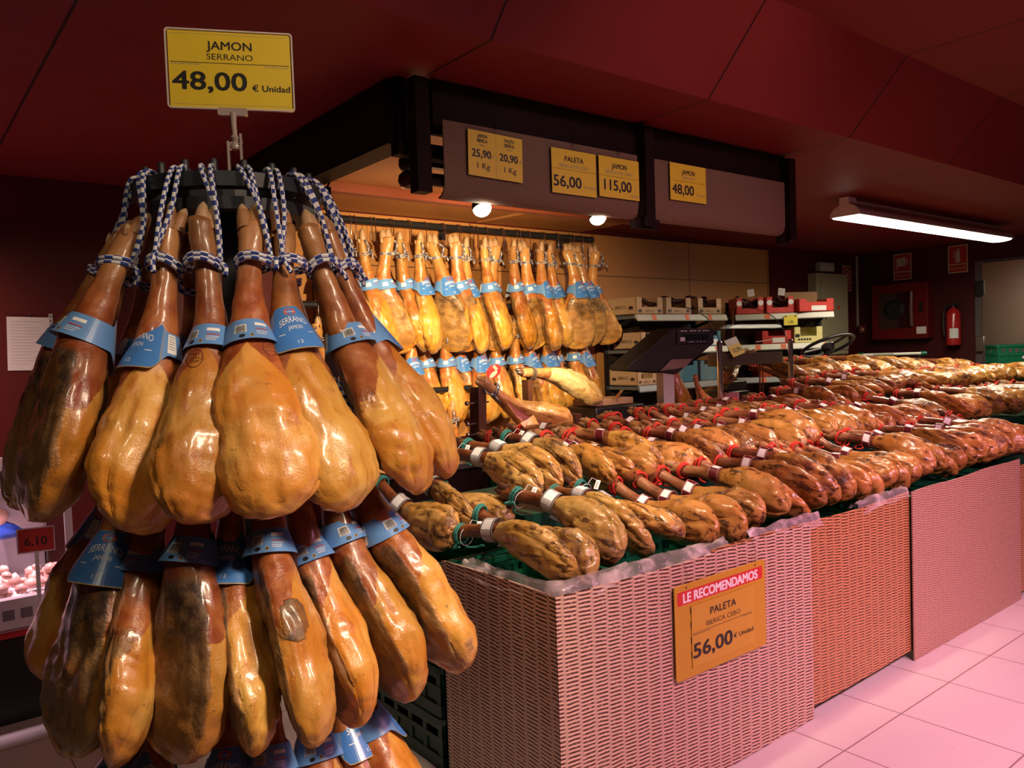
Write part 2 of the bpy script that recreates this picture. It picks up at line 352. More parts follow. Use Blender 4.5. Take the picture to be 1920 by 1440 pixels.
def m_mat():
    t = NT('woven mat'); x, y, z = t.sep(t.obj()); o = t.obj(); n1 = t.noise(t.vscale(o, (1, 1, 8)), 60, 3, 0.7)
    s1 = t.math('FRACT', t.math('DIVIDE', z, 0.0085)); s2 = t.math('FRACT', t.math('DIVIDE', x, 0.011))
    k = t.math('MULTIPLY', t.ss(s1, 0.0, 0.3), t.math('ADD', 0.6, t.math('MULTIPLY', t.ss(s2, 0.0, 0.35), 0.4)))
    c = t.mix(k, (0.05, 0.026, 0.018), (0.20, 0.115, 0.076)); c = t.mix(t.math('MULTIPLY', t.ss(n1, 0.45, 0.7), 0.6), c, (0.08, 0.042, 0.033))
    t.set(col=c, rough=0.7); t.bump(k, 0.3, 0.002); return t.m
M_MAT = m_mat()

def m_floor():
    t = NT('white floor tiles'); x, y, z = t.sep(t.obj()); o = t.obj(); T = 0.452
    def ln(c, off):
        f = t.math('FRACT', t.math('DIVIDE', t.math('SUBTRACT', c, off), T)); d = t.math('MINIMUM', f, t.math('SUBTRACT', 1.0, f)); return t.ss(d, 0.009, 0.004)
    g = t.math('MAXIMUM', ln(x, FLX), ln(y, FLY)); n1 = t.noise(o, 1.5, 4); n2 = t.noise(o, 60, 3)
    c = t.mix(n1, (0.60, 0.55, 0.54), (0.68, 0.63, 0.62)); c = t.mix(t.ss(n2, 0.68, 0.76), c, (0.45, 0.4, 0.4))
    t.set(col=t.mix(t.math('MULTIPLY', g, 0.85), c, (0.17, 0.09, 0.08)), rough=t.math('ADD', 0.32, t.math('MULTIPLY', n1, 0.2)), spec=0.4); return t.m
FLX, FLY = 2.78, 1.55
def m_ceil():
    t = NT('dark red ceiling board'); x, y, z = t.sep(t.obj()); o = t.obj()
    f = t.math('FRACT', t.math('DIVIDE', t.math('SUBTRACT', x, 1.83), 1.28)); d = t.math('MINIMUM', f, t.math('SUBTRACT', 1.0, f))
    g = t.ss(d, 0.0055, 0.003); n1 = t.noise(o, 3, 4)
    c = t.mix(n1, (0.165, 0.012, 0.012), (0.20, 0.015, 0.015))
    t.set(col=t.mix(g, c, (0.015, 0.003, 0.003)), rough=0.6, spec=0.25); return t.m
def m_panel(name, a, b, x0, px, z0, pz, grain=True):
    t = NT(name); x, y, z = t.sep(t.obj()); o = t.obj()
    def ln(c, off, per, wd):
        f = t.math('FRACT', t.math('DIVIDE', t.math('SUBTRACT', c, off), per)); d = t.math('MULTIPLY', t.math('MINIMUM', f, t.math('SUBTRACT', 1.0, f)), per); return t.ss(d, wd, wd * 0.5)
    g = t.math('MAXIMUM', ln(x, x0, px, 0.008), ln(z, z0, pz, 0.006)); n1 = t.noise(t.vscale(o, (1, 1, 9)), 3, 5, 0.6)
    t.set(col=t.mix(g, t.mix(n1, a, b), [c * 0.25 for c in a]), rough=0.42, spec=0.35); return t.m
M_WOOD = m_panel('orange wood panel', (0.40, 0.17, 0.05), (0.48, 0.22, 0.072), 5.45, 1.45, 2.26, 6.0)
M_SOFF = m_panel('orange wood soffit', (0.40, 0.16, 0.05), (0.46, 0.20, 0.065), 4.05, 20.0, 1.0, 20.0)
M_WALL = pm('dark red wall paint', (0.080, 0.005, 0.005), 0.55, 0.10, 3, spec=0.25)
M_WALLR = pm('dark maroon wall paint', (0.060, 0.008, 0.010), 0.55, 0.10, 3, spec=0.25)
M_CEIL = m_ceil(); M_FLOOR = m_floor()
# ------------------------------------------------------------------ setting
VB = 5.55; UR = 10.5
m = MB(); m.quad((-4, -2.5, 0), (12, -2.5, 0), (12, 6.2, 0), (-4, 6.2, 0)); struct(m.build('floor', M_FLOOR, smooth=0))
m = MB(); m.box(-4, 10.7, VB, VB + 0.12, 0, 3.1); struct(m.build('wall_back', M_WALL, smooth=0))
m = MB(); m.box(UR, UR + 0.12, -2.5, VB, 0, 3.1); struct(m.build('wall_right', M_WALLR, smooth=0))
# folded ceiling: low flat part over the stall, 45 degree slope, high flat part over the shop floor
m = MB(); pr = [(VB + 0.12, 2.70), (2.35, 2.70), (2.02, 3.06), (-2.5, 3.06)]
vs = [(x, y, z) for x in (-4, 12) for y, z in pr] + [(x, y, 3.16) for x in (-4, 12) for y in (VB + 0.12, -2.5)]
m.add(vs, [(0, 1, 5, 4), (1, 2, 6, 5), (2, 3, 7, 6), (8, 10, 11, 9), (0, 4, 10, 8), (3, 9, 11, 7), (0, 8, 9, 3, 2, 1), (4, 5, 6, 7, 11, 10)])
struct(m.build('ceiling', M_CEIL, smooth=0))
# wood panels on the back wall and the wooden soffit over the hanging hams
m = MB(); m.box(2.35, 8.38, VB - 0.03, VB, 0.85, 2.655); struct(m.build('trim_1', M_WOOD, smooth=0))
m = MB()
for (x0, x1) in ((1.86, 4.03), (4.07, 5.28)):
    ya = 2.95 if x0 < 4 else 4.25
    rings = []
    for k in range(13):
        y = lerp(ya, VB - 0.03, k / 12); z = 2.665 - 0.05 * sin(pi * k / 12) * 0.4
        xe = x1 + (0.10 * (1 - k / 12) ** 2 if x1 < 4.05 else -0.16 * (1 - k / 12)); xs = x0 + (0.10 * (1 - k / 12) ** 2 if x0 > 4 else 0)
        rings.append([(xs, y, z), (xe, y, z), (xe, y, z + 0.025), (xs, y, z + 0.025)])
    m.loft(rings, 0)
struct(m.build('trim_2', M_SOFF, smooth=0))
m = MB(); m.box(1.70, 1.82, 2.9, VB, 2.43, 2.69); struct(m.build('trim_3', M_DARKW, smooth=0))   # dark side beam of the canopy
m = MB(); m.box(1.86, 5.2, 4.55, 4.63, 2.585, 2.645); struct(m.build('trim_4', pm('red brown batten', (0.22, 0.05, 0.02), 0.5), smooth=0))
m = MB(); m.bar((UR - 0.012, VB - 0.012, 1.72), (UR - 0.012, VB - 0.012, 2.69), 0.022, 0.022); struct(m.build('trim_5', pm('pale cable duct', (0.42, 0.36, 0.32), 0.5), smooth=0))

# ------------------------------------------------------------------ ham meshes
def prof(tab, t):
    for (a, va), (b, vb) in zip(tab, tab[1:]):
        if t <= b:
            k = (t - a) / (b - a); return va + (vb - va) * (k * k * (3 - 2 * k) * 0.5 + k * 0.5)
    return tab[-1][1]
def smp(tab, t):
    return sum(prof(tab, min(1, max(0, t + d))) for d in (-0.03, -0.015, 0, 0.015, 0.03)) / 5 if t < 0.93 else prof(tab, t)
SER_W = [(0, .025), (.04, .031), (.09, .0295), (.14, .025), (.22, .029), (.32, .037), (.42, .049), (.52, .069), (.62, .088), (.72, .099), (.82, .105), (.89, .098), (.94, .080), (.975, .053), (.993, .022), (1, .004)]
SER_H = [(0, .020), (.04, .024), (.09, .025), (.14, .024), (.22, .028), (.32, .034), (.42, .042), (.52, .051), (.62, .059), (.72, .064), (.82, .063), (.89, .055), (.94, .043), (.975, .028), (.993, .013), (1, .003)]
PAL_W = [(0, .023), (.04, .029), (.10, .0275), (.18, .025), (.28, .028), (.40, .034), (.48, .047), (.56, .068), (.66, .082), (.76, .086), (.85, .083), (.91, .073), (.955, .055), (.98, .036), (.994, .017), (1, .004)]
PAL_H = [(0, .020), (.04, .025), (.10, .025), (.18, .023), (.28, .026), (.40, .031), (.48, .040), (.56, .050), (.66, .055), (.76, .056), (.85, .053), (.91, .045), (.955, .033), (.98, .021), (.994, .010), (1, .003)]
def ham_mesh(name, seed, L, kind='serrano', N=72, Mn=48, cut=None, half=0, mats=None, wk=1.0, hk=1.0):
    rn = random.Random(seed); W, H = (SER_W, SER_H) if kind != 'paleta' else (PAL_W, PAL_H)
    so = Vector((rn.uniform(-50, 50), rn.uniform(-50, 50), rn.uniform(-50, 50)))
    bend = rn.uniform(0.02, 0.045) * rn.choice((-1, 1)); slant = rn.uniform(0.02, 0.07) * (1 if bend > 0 else -1); a0 = rn.uniform(-0.6, 0.6); ridge = rn.uniform(-0.4, 0.4)
    vs = []; col = []
    for i in range(N + 1):
        s = i / N; t = 1 - (1 - s) ** 1.25; w = smp(W, t) * wk * (0.86 + 0.14 * rn.random() if False else 1); h = smp(H, t) * hk
        cx = bend * sin(pi * min(1, t * 1.05)) * 1.2 - bend * 0.3; cy = 0.018 * sin(pi * t * 1.3)
        big = sm(t, .40, .72)
        for j in range(Mn):
            a = 2 * pi * j / Mn; ca, sa = cos(a), sin(a)
            e = lerp(1.0, 0.86, big)
            x = w * math.copysign(abs(ca) ** e, ca); y = h * math.copysign(abs(sa) ** e, sa)
            if sa > 0: y *= 1 - 0.34 * big * (1 - abs(ca) ** 3)          # flatter inner face
            else: y *= 1 + 0.20 * big * (1 - abs(ca) ** 2)               # domed outer face
            # leaner on one edge: gives the pear outline its off-centre belly
            if ca * bend > 0: x *= 1 + 0.16 * big
            else: x *= 1 - 0.10 * big
            z = -L * t - slant * (x / 0.1) * sm(t, .62, .98) * 0.8
            p = Vector((x + cx, y + cy, z)); q = p + so
            n1 = noise.noise(q * 7.0); n2 = noise.noise(q * 17.0); n3 = noise.noise(q * 42.0)
            n6 = noise.noise(Vector((q.x * 30, q.y * 30, q.z * 6))); n7 = noise.noise(q * 85.0)
            d = (0.012 * n1 + 0.0065 * n2) * lerp(0.35, 1, big) + 0.0022 * n3 + 0.0008 * n7
            d -= (0.0055 if kind == 'serrano' else 0.010) * big * (1 - sm(abs(n6), 0.0, .22))
            # seams and tendons run lengthways
            seam = abs(((a / (2 * pi) * 5 + ridge + 0.4 * n1) % 1.0) - 0.5)
            d -= 0.007 * sm(seam, 0.10, 0.0) * big * (1.0 if kind != 'paleta' else 1.8)
            if sa > 0.15: d -= 0.010 * big * sm(n1 + n2 * .5, 0.05, 0.5)
            edge = 1 - sm(t, .965, 1)
            p += Vector((ca, sa, 0)) * d * edge
            al = 0.0
            if cut is not None and t > .12:
                lim = cut * sm(t, .12, .5) + .03 * (1 - sm(t, .12, .5))
                if half: lim += .2 * sm(x * half, .012, -.012) * 1.0
                if -p.y > lim: p.y = -lim + 0.002 * n2; al = 1.0
            da = abs((a + pi / 2 - a0 + pi) % (2 * pi) - pi) / pi           # 0 on the outer middle, 1 on the inner middle
            tb = .445 + .21 * min(1, da * 2.1) + .03 * n2
            if kind == 'paleta': tb = .42 + .10 * n1 + 0.06 * n2
            skin = sm(t, tb + .025, tb - .025)
            mold = sm(sa, .05, .60) * sm(t, .40, .54) * (1 - sm(t, .90, .975)) * (1 if kind != 'paleta' else .62)
            if kind == 'paleta': mold = max(mold, 0.55 * sm(n1 + 0.5 * n2, .12, .4) * big, .78 * big * (1 - sm(abs(n6), .0, .13)) * sm(n1, -.35, .1))
            else: mold = max(mold, .62 * sm(n1 + .4 * n2, .26, .5) * big * sm(sa, -.7, -.1), .5 * sm(1 - abs(n6) * 6, .2, .9) * big * sm(sa, -.3, .2))
            if cut is not None: mold *= 0.3; skin *= (0.4 if t > .3 else 1)
            vs.append(p); col.append((skin, mold, t, al))
    fs = []; mi = []
    for i in range(N):
        for j in range(Mn):
            k = (j + 1) % Mn; f = (i * Mn + j, (i + 1) * Mn + j, (i + 1) * Mn + k, i * Mn + k); fs.append(f)
            mi.append(1 if cut is not None and all(col[q][3] > .5 for q in f) else 0)
    fs.append(tuple(range(Mn))); mi.append(0); fs.append(tuple(N * Mn + j for j in reversed(range(Mn)))); mi.append(0)
    me = bpy.data.meshes.new(name); me.from_pydata([tuple(v) for v in vs], [], fs)
    for q in mats: me.materials.append(q)
    me.polygons.foreach_set('use_smooth', [True] * len(fs)); me.polygons.foreach_set('material_index', mi)
    ca_ = me.color_attributes.new('hc', 'FLOAT_COLOR', 'POINT'); ca_.data.foreach_set('color', [c for q in col for c in q]); me.update()
    return me
def hoof_mesh(name, mats, k=1.0, spread=0.0):
    m = MB()
    for sx in (-1, 1):
        a = Vector((sx * 0.010, -0.002, -0.018)) * k; pts = []; rr = []
        for i in range(9):
            t = i / 8; pts.append(a + Vector((sx * (0.003 * t + spread * t * t), -0.003 * t - .005 * t * t, 0.064 * t * k))); rr.append(k * (0.0190 * (1 - 0.30 * t) * sqrt(max(0.03, 1 - max(0, (t - .45) / .56) ** 2))))
        m.tube(pts, rr, 10, lambda i, j: 1 if i >= 6 else 0)
        a = Vector((sx * 0.017, 0.016, -0.030)) * k; pts = []; rr = []
        for i in range(6):
            t = i / 5; pts.append(a + Vector((sx * 0.003 * t, 0.006 * t, 0.026 * t)) * k); rr.append(k * 0.0080 * sqrt(max(0.03, 1 - t * t * .97)))
        m.tube(pts, rr, 7, lambda i, j: 1 if i >= 3 else 0)
    me_o = m.build('tmp', mats); me = me_o.data; me.name = name; bpy.data.objects.remove(me_o); return me
SER = [ham_mesh('serrano_%d' % k, 11 + k * 7, 0.70, 'serrano', mats=[M_HAM]) for k in range(7)]
PAL = [ham_mesh('paleta_%d' % k, 101 + k * 5, 0.62, 'paleta', mats=[M_PAL]) for k in range(5)]
PALR = [ham_mesh('paleta_r_%d' % k, 201 + k * 5, 0.62, 'paleta', 52, 36, mats=[M_PALR]) for k in range(6)]
HOOF = [hoof_mesh('trotter_a', [M_HOOF, M_NAIL]), hoof_mesh('trotter_b', [M_HOOF, M_NAIL], 1.0, 0.006), hoof_mesh('trotter_pale', [M_HOOFP, M_NAIL], 1.0), hoof_mesh('trotter_black', [M_HOOFD, M_NAILD], 0.95)]
def linko(name, me, parent=None, M=None):
    o = bpy.data.objects.new(name, me); C.objects.link(o)
    if parent: o.parent = parent
    if M is not None:
        if parent: o.matrix_local = M
        else: o.matrix_world = M
    return o

# ------------------------------------------------------------------ paper collar that each serrano ham wears
def smoothbump(a, w): return sm(abs(a), w, w * 0.55)
def band_pt(a, z, off=0.0, r0=0.0525, ex=1.0):
    r = r0 - z * 0.33 + off; return Vector((r * sin(a), -r * cos(a) * ex, z))
def serrano_band(name, fine=True):
    """cone of blue card: deep bib with the print in front (-Y), narrow strip with barcode behind (+Y)"""
    m = MB(); n = 72 if fine else 28; top = lambda a: 0.030 + 0.022 * smoothbump(a, 1.25); bot = lambda a: -0.026 - 0.040 * smoothbump(a, 1.3)
    for i in range(n):
        a0 = -pi + 2 * pi * i / n; a1 = -pi + 2 * pi * (i + 1) / n; K = 4
        mid = (a0 + a1) / 2; mi = 0 if abs(mid) < 1.0 else 1
        for k in range(K):
            z00 = lerp(bot(a0), top(a0), k / K); z01 = lerp(bot(a0), top(a0), (k + 1) / K); z10 = lerp(bot(a1), top(a1), k / K); z11 = lerp(bot(a1), top(a1), (k + 1) / K)
            m.quad(band_pt(a0, z00), band_pt(a1, z10), band_pt(a1, z11), band_pt(a0, z01), mi)
            m.quad(band_pt(a0, z00, -.0008), band_pt(a0, z01, -.0008), band_pt(a1, z11, -.0008), band_pt(a1, z10, -.0008), 6)
    R = 0.060
    F = lambda off, c=0.0: (lambda x, y: band_pt(c + x / R * (0.92), y, off))
    f = F(.0006); f2 = F(.0011)
    def strip(x0, x1, y0, y1, mi, fn, k=6):
        for i in range(k):
            a = lerp(x0, x1, i / k); b = lerp(x0, x1, (i + 1) / k); m.quad(fn(a, y0), fn(b, y0), fn(b, y1), fn(a, y1), mi)
    # red oval crest with script
    no = 22; ov = [f(0.021 * cos(2 * pi * i / no), 0.036 + 0.0085 * sin(2 * pi * i / no)) for i in range(no)]; m.add(ov, [tuple(range(no))], 4)
    ov = [F(.0003)(0.0225 * cos(2 * pi * i / no), 0.036 + 0.0098 * sin(2 * pi * i / no)) for i in range(no)]; m.add(ov, [tuple(range(no))], 5)
    if fine: m.text('Incarlopsa', 0.0085, 0, 0.0335, f2, 2, fit=0.033)
    arc = lambda base: (lambda x, y: f(x * (1 - (y - 0.0) * 0.0), y - 5.2 * x * x))
    m.text('SERRANO', 0.0235, 0, 0.0065, arc(0), 2, fit=0.082, bold=-0.004)
    m.text('JAMON', 0.0150, 0, -0.0130, f, 2, fit=0.038)
    m.text('12', 0.0125, 0, -0.052, f, 2, fit=0.012)
    for s in (-1, 1): strip(s * 0.029, s * 0.045, -0.0235, -0.0217, 2, f, 3)
    if fine:
        strip(-0.012, 0.012, -0.0365, -0.0357, 1, f, 3); strip(-0.015, 0.015, -0.0333, -0.0327, 1, f, 3)
    # gold outline of the bib
    for i in range(24):
        a = lerp(-1.02, 1.02, i / 24); b = lerp(-1.02, 1.02, (i + 1) / 24)
        for fn_, o2 in ((bot, .0022), (top, -.0016)): m.quad(band_pt(a, fn_(a), .0004), band_pt(b, fn_(b), .0004), band_pt(b, fn_(b) + o2, .0004), band_pt(a, fn_(a) + o2, .0004), 5)
    for s in (-1, 1):
        m.quad(band_pt(s * 1.0, bot(1.0), .0005), band_pt(s * 1.025, bot(1.02), .0005), band_pt(s * 1.025, top(1.02), .0005), band_pt(s * 1.0, top(1.0), .0005), 5)
    # address sticker beside the bib, barcode and small print behind
    for s in (1,):
        c = 1.42; g = F(.0008, c); strip(-0.013, 0.013, -0.020, 0.026, 2, g, 4)
        if fine:
            g2 = F(.0013, c)
            for k in range(6): strip(-0.010, 0.009 - 0.003 * (k % 2), 0.020 - k * 0.006, 0.0212 - k * 0.006, 3, g2, 2)
    g = F(.0008, pi - .42); strip(-0.016, 0.016, -0.008, 0.014, 2, g, 4)
    if fine:
        g2 = F(.0013, pi - .42); rn = random.Random(4); x = -0.013
        while x < 0.013:
            wd = rn.choice((0.0006, 0.001, 0.0016)); strip(x, x + wd, -0.005, 0.012, 3, g2, 1); x += wd + rn.choice((0.0007, 0.0011))
        strip(-0.013, 0.013, -0.0072, -0.0060, 3, g2, 2)
    g = F(.0008, pi + .45); strip(-0.018, 0.018, 0.010, 0.018, 2, g, 4); strip(-0.018, 0.016, -0.0005, 0.0015, 4, g, 4)
    if fine:
        for k in range(3): strip(-0.018, 0.014 - .004 * k, -0.006 - .0045 * k, -0.0047 - .0045 * k, 2, g, 3)
        g = F(.0008, pi); ci = [g(0.0045 * cos(2 * pi * i / 14), -0.017 + 0.0045 * sin(2 * pi * i / 14)) for i in range(14)]; m.add(ci, [tuple(range(14))], 5)
        g = F(.0012, pi); ci = [g(0.0024 * cos(2 * pi * i / 14), -0.017 + 0.0024 * sin(2 * pi * i / 14)) for i in range(14)]; m.add(ci, [tuple(range(14))], 3)
        g = F(.0008, pi - .35); ci = [g(0.0075 * cos(2 * pi * i / 14), -0.017 + 0.0045 * sin(2 * pi * i / 14)) for i in range(14)]; m.add(ci, [tuple(range(14))], 3)
    o = m.build(name, [M_BLUE, M_BLUE2, M_WHITE, M_BLACK, M_RED, M_GOLD, M_LILAC]); me = o.data; bpy.data.objects.remove(o); return me
BAND = serrano_band('serrano_collar'); BANDS = serrano_band('serrano_collar_small', False)

def checker(i, j): return 1 if ((i // 2) + (j // 2)) % 2 else 0
def rope_curve(pts, step=0.0052):
    """resample a polyline evenly (Catmull-Rom) so the braid pattern is regular"""
    P = [Vector(p) for p in pts]; out = []
    for i in range(len(P) - 1):
        a, b, c, d = P[max(0, i - 1)], P[i], P[i + 1], P[min(len(P) - 1, i + 2)]; n = max(1, int((c - b).length / step))
        for k in range(n):
            t = k / n; out.append(0.5 * ((2 * b) + (c - a) * t + (2 * a - 5 * b + 4 * c - d) * t * t + (3 * b - a - 3 * c + d) * t ** 3))
    out.append(P[-1]); return out
def rack_rope(ham, tgt, seed):
    """braided cord: two turns round the ankle, two strands up to the peg ring (tgt: world points on the ring), frayed tail"""
    rn = random.Random(seed); inv = ham.matrix_world.inverted(); m = MB(); side = rn.choice((-1, 1)); zt = -0.112; tl = rn.uniform(-.35, .35); ph = rn.uniform(-.6, .6)
    for k in range(2):
        loop = []
        for i in range(17):
            a = ph + 2 * pi * i / 16; rx, ry = 0.0365 + 0.002 * k, 0.035 + 0.002 * k
            loop.append((rx * cos(a), 0.003 + ry * sin(a), zt + k * 0.0105 + tl * 0.03 * cos(a) + .004 * sin(2 * a)))
        m.tube(rope_curve(loop), 0.0058, 8, checker)
    top = [inv @ Vector(q) for q in tgt]
    st = Vector((side * 0.034, -0.014, zt + .012))
    for k in range(2):
        e = top[k]; mid = st.lerp(e, .5) + Vector((side * (.010 - .012 * k), -.010, 0)); over = inv @ (Vector(tgt[k]) + Vector(tgt[2])); dn = inv @ (Vector(tgt[k]) + Vector(tgt[2]) * 1.2 + Vector((0, 0, -0.035)))
        m.tube(rope_curve([st + Vector((side * .002 * k, .006 * k, 0)), mid, e, over, dn]), 0.0058, 8, checker)
    m.tube(rope_curve([st, st + Vector((side * .008, -.010, -.012)), st + Vector((side * .004, -.016, -.036 - .01 * rn.random()))]), 0.0058, 8, checker)
    return m.build('rope', [M_ROPEB, M_ROPEW], ham)

# ------------------------------------------------------------------ ham rack in the foreground
RC = Vector((0.75, 2.10, 0)); BASE = atan2(-RC.y, -RC.x)
rack = empty('ham_rack', RC, 0, 'tall dark plastic ham tower with round peg rings under the 48,00 sign', 'display rack')
m = MB(); m.box(-.031, .031, -.031, .031, 0.03, 2.03); m.build('post', M_PLAS, rack, bev=.004, rot=(0, 0, BASE))
m = MB(); m.lathe([(0.02, 0), (.36, 0), (.36, .03), (.34, .045), (.05, .055), (.02, .055)], 32); m.build('base', M_PLAS, rack)
for zt in (2.0, 1.51, 1.03):
    m = MB(); n = 16
    for (r0, r1, z0, z1) in ((.190, .236, -.035, .0), (.165, .215, -.085, -.055), (.03, .075, -.085, .0)):
        rings = []
        for i in range(n):
            a = 2 * pi * (i + .5) / n; c, s_ = cos(a), sin(a)
            rings.append([(r0 * c, r0 * s_, zt + z0), (r1 * c, r1 * s_, zt + z0), (r1 * c, r1 * s_, zt + z1), (r0 * c, r0 * s_, zt + z1)])
        m.loft(rings, 0, closed=True)
    for i in range(4):
        a = BASE + pi / 4 + i * pi / 2; m.bar((.05 * cos(a), .05 * sin(a), zt - .03), (.2 * cos(a), .2 * sin(a), zt - .03), .03, .06)
    rg = m.build('ring', M_PLAS, rack, smooth=20)
    for i in range(20):
        a = BASE + 2 * pi * (i + .5) / 20; mm = MB(); mm.lathe([(.009, -.02), (.009, .026), (.007, .030)], 10, 0, Matrix.Translation((.216 * cos(a), .216 * sin(a), zt))); mm.build('peg', M_PLAS, rg)

def rack_ham(th, zh, mesh, roll, lab, label, tier, seed, rh=.262, rb=.50, wide=1.0):
    a = BASE + radians(th); d = Vector((cos(a), sin(a), 0)); dr = rb - rh; L = .70
    Hp = RC + d * rh + Vector((0, 0, zh - .058)); ax = (d * -dr + Vector((0, 0, sqrt(L * L - dr * dr)))).normalized()
    tang = Vector((-sin(a), cos(a), 0))
    M = basis(ax, tang, Hp)         # local X to the viewer's right of the rack, local -Y outwards
    if M.col[1].to_3d().dot(d) > 0: M = basis(ax, -tang, Hp)
    M = M @ Matrix.Rotation(radians(roll), 4, 'Z')
    if wide != 1.0: M = M @ Matrix.Diagonal((wide, wide, 1, 1))
    h = linko('cured_ham', SER[mesh], None, M); tag(h, label, 'ham', tier)
    linko('trotter', HOOF[seed % 3], h, Matrix.Translation((0, 0, .0)))
    if lab is not None:
        bw = 1.0; rn = random.Random(seed)
        LM = Matrix.Translation((SERB[mesh][0], SERB[mesh][1], -.285 + rn.uniform(-.012, .012))) @ Matrix.Rotation(radians(lab - roll), 4, 'Z') @ Matrix.Rotation(radians(rn.uniform(-7, 7)), 4, 'Y')
        linko('label_collar', BAND, h, LM)
    bpy.context.view_layer.update()
    zr = {1.93: 2.0, 1.44: 1.51, .96: 1.03}[zh]; T = []
    for k in (-1, 1):
        b = a + k * .045; T.append(RC + Vector((cos(b) * .240, sin(b) * .240, zr + .003)))
    rack_rope(h, (T[0], T[1], -d * .038), seed)
    return h
def centre_at(me, z, half=.02):
    xs = [v.co.x for v in me.vertices if abs(v.co.z - z) < half]; ys = [v.co.y for v in me.vertices if abs(v.co.z - z) < half]
    return ((min(xs) + max(xs)) / 2, (min(ys) + max(ys)) / 2)
SERB = [centre_at(q, -.285) for q in SER]; PALB = [centre_at(q, -.235) for q in PAL]; PALRB = [centre_at(q, -.235) for q in PALR]
TOP = 'hams on the top tier of the tower'; MID = 'hams on the middle tier of the tower'; LOW = 'hams on the bottom tier of the tower'
# angle round the rack (0 faces the camera), mesh, roll, collar turn (0: printed bib outwards, 180: barcode outwards), label
HT = [(-80, 1, 200, 150, 'serrano ham farthest left on the tower, mostly behind the mould-faced one'),
      (-56, 0, 172, 195, 'large serrano ham with dark mouldy face, left on the top tier'),
      (-29.5, 2, 62, -12, 'top-tier serrano ham with white sticker beside its SERRANO collar'),
      (-12.5, 3, 40, 172, 'slim top-tier serrano ham with round skin stamp, left of the post'),
      (8.5, 4, 0, 176, 'broad yellow serrano ham front and centre, right under the sign'),
      (25, 5, 18, -14, 'top-tier serrano ham whose SERRANO collar faces front, right of centre'),
      (44, 6, 20, 160, 'red-skinned top-tier serrano ham, third from the right edge of the tower'),
      (63, 1, 20, 40, 'top-tier serrano ham tucked second from the right edge of the tower'),
      (80, 2, 10, 150, 'top-tier serrano ham at the right edge of the tower')]
HM = [(-53, 5, 176, 42, 'big dark-faced ham lower left, SERRANO collar facing front'),
      (-33, 6, 120, 165, 'narrow middle-tier ham wedged between two dark-faced hams'),
      (-20, 0, 152, 185, 'middle-tier ham with dark hollow face and plain side of its collar'),
      (-2.5, 3, 96, -8, 'middle-tier ham in the centre with small SERRANO collar facing front'),
      (10, 4, 80, 165, 'middle-tier ham with large brown spot, just right of the post'),
      (24.5, 2, 78, 165, 'middle-tier ham with barcode collar, second to the right of the post'),
      (41, 1, 66, 170, 'middle-tier ham with reddish streak below its barcode collar, third right of post'),
      (58, 5, 50, 165, 'middle-tier ham second from the right edge of the tower'),
      (78, 6, 20, 170, 'middle-tier ham at the right edge, beside the wicker panel')]
HL = [(-46, 2, 170, 20, 'bottom-tier ham at lower left, above the dark floor'),
      (-31, 1, 150, 40, 'bottom-tier ham second from the left, cut by the picture edge'),
      (-7, 4, 90, 0, 'bottom-tier ham below the central middle-tier ham'),
      (8.5, 0, 60, 170, 'bottom-tier ham with barcode collar just right of the post'),
      (22, 3, 60, 165, 'bottom-tier ham with barcode collar, second right of the post'),
      (37, 6, 40, 0, 'bottom-tier ham whose SERRANO collar hides behind the reddish-streaked ham'),
      (53, 5, 20, 60, 'bottom-tier ham at lower right, beside the green crates')]
k = 0
for zh, lst, tier in ((1.93, HT, TOP), (1.44, HM, MID), (.96, HL, LOW)):
    for (th, me_, roll, lab, label) in lst:
        k += 1; rack_ham(th, zh, me_, roll, lab, label, tier, 40 + k, rb=.525 + .02 * ((k * 7) % 3 - 1), wide={(1.93, 4): 1.04, (1.93, 0): 1.16, (1.44, 5): 1.14, (1.44, 0): 1.06, (1.93, 6): 1.08}.get((zh, me_), 1.0))
BK = [100, 122, 150, 178, 206, 232, 256]
for zh, nm in ((1.93, 'top'), (1.44, 'middle')):
    for q, th in enumerate(BK):
        if zh < 1.9 and q not in (0, 1, 6): continue
        k += 1; rack_ham(th, zh, (q * 3 + 1) % 7, 60 + 40 * (q % 3), 0, '%s ham round the far side of the tower on its %s tier' % (ordinal(q + 1), nm), TOP if zh > 1.9 else MID, 40 + k)

def skin_stamp(h, z, side, mat, rx=.017, rz=.024):
    """oval inspection mark inked on the skin: a ring and a few strokes, laid on the surface"""
    me = h.data; bv = BVHTree.FromPolygons([v.co.copy() for v in me.vertices], [tuple(p.vertices) for p in me.polygons]); inv = h.matrix_world.inverted()
    c = Vector((SERB[0][0] * 0, 0, z)); d = inv @ Vector((0, 0, CAM_H)) - c; d.z = 0; d.normalize(); d.rotate(Matrix.Rotation(side, 3, 'Z')); lat = Vector((-d.y, d.x, 0))
    def on(x, zz):
        o = c + lat * x + Vector((0, 0, zz)) + d * .4; hit = bv.ray_cast(o, -d)
        return (hit[0] + d * .0012) if hit[0] is not None else c + lat * x + Vector((0, 0, zz)) + d * .04
    m = MB(); n = 28
    for i in range(n):
        a, b = 2 * pi * i / n, 2 * pi * (i + 1) / n; m.quad(on(rx * cos(a), rz * sin(a)), on(rx * cos(b), rz * sin(b)), on((rx - .0016) * cos(b), (rz - .0016) * sin(b)), on((rx - .0016) * cos(a), (rz - .0016) * sin(a)))
    for k in range(3):
        for q in range(4): m.quad(on(-.009 + q * .005, -.010 + k * .009), on(-.0065 + q * .005, -.010 + k * .009), on(-.0065 + q * .005, -.0045 + k * .009), on(-.0082 + q * .005, -.0045 + k * .009))
    return m.build('skin_stamp', mat, h)
M_INK = pm('brown stamp ink', (.10, .018, .010), .5)
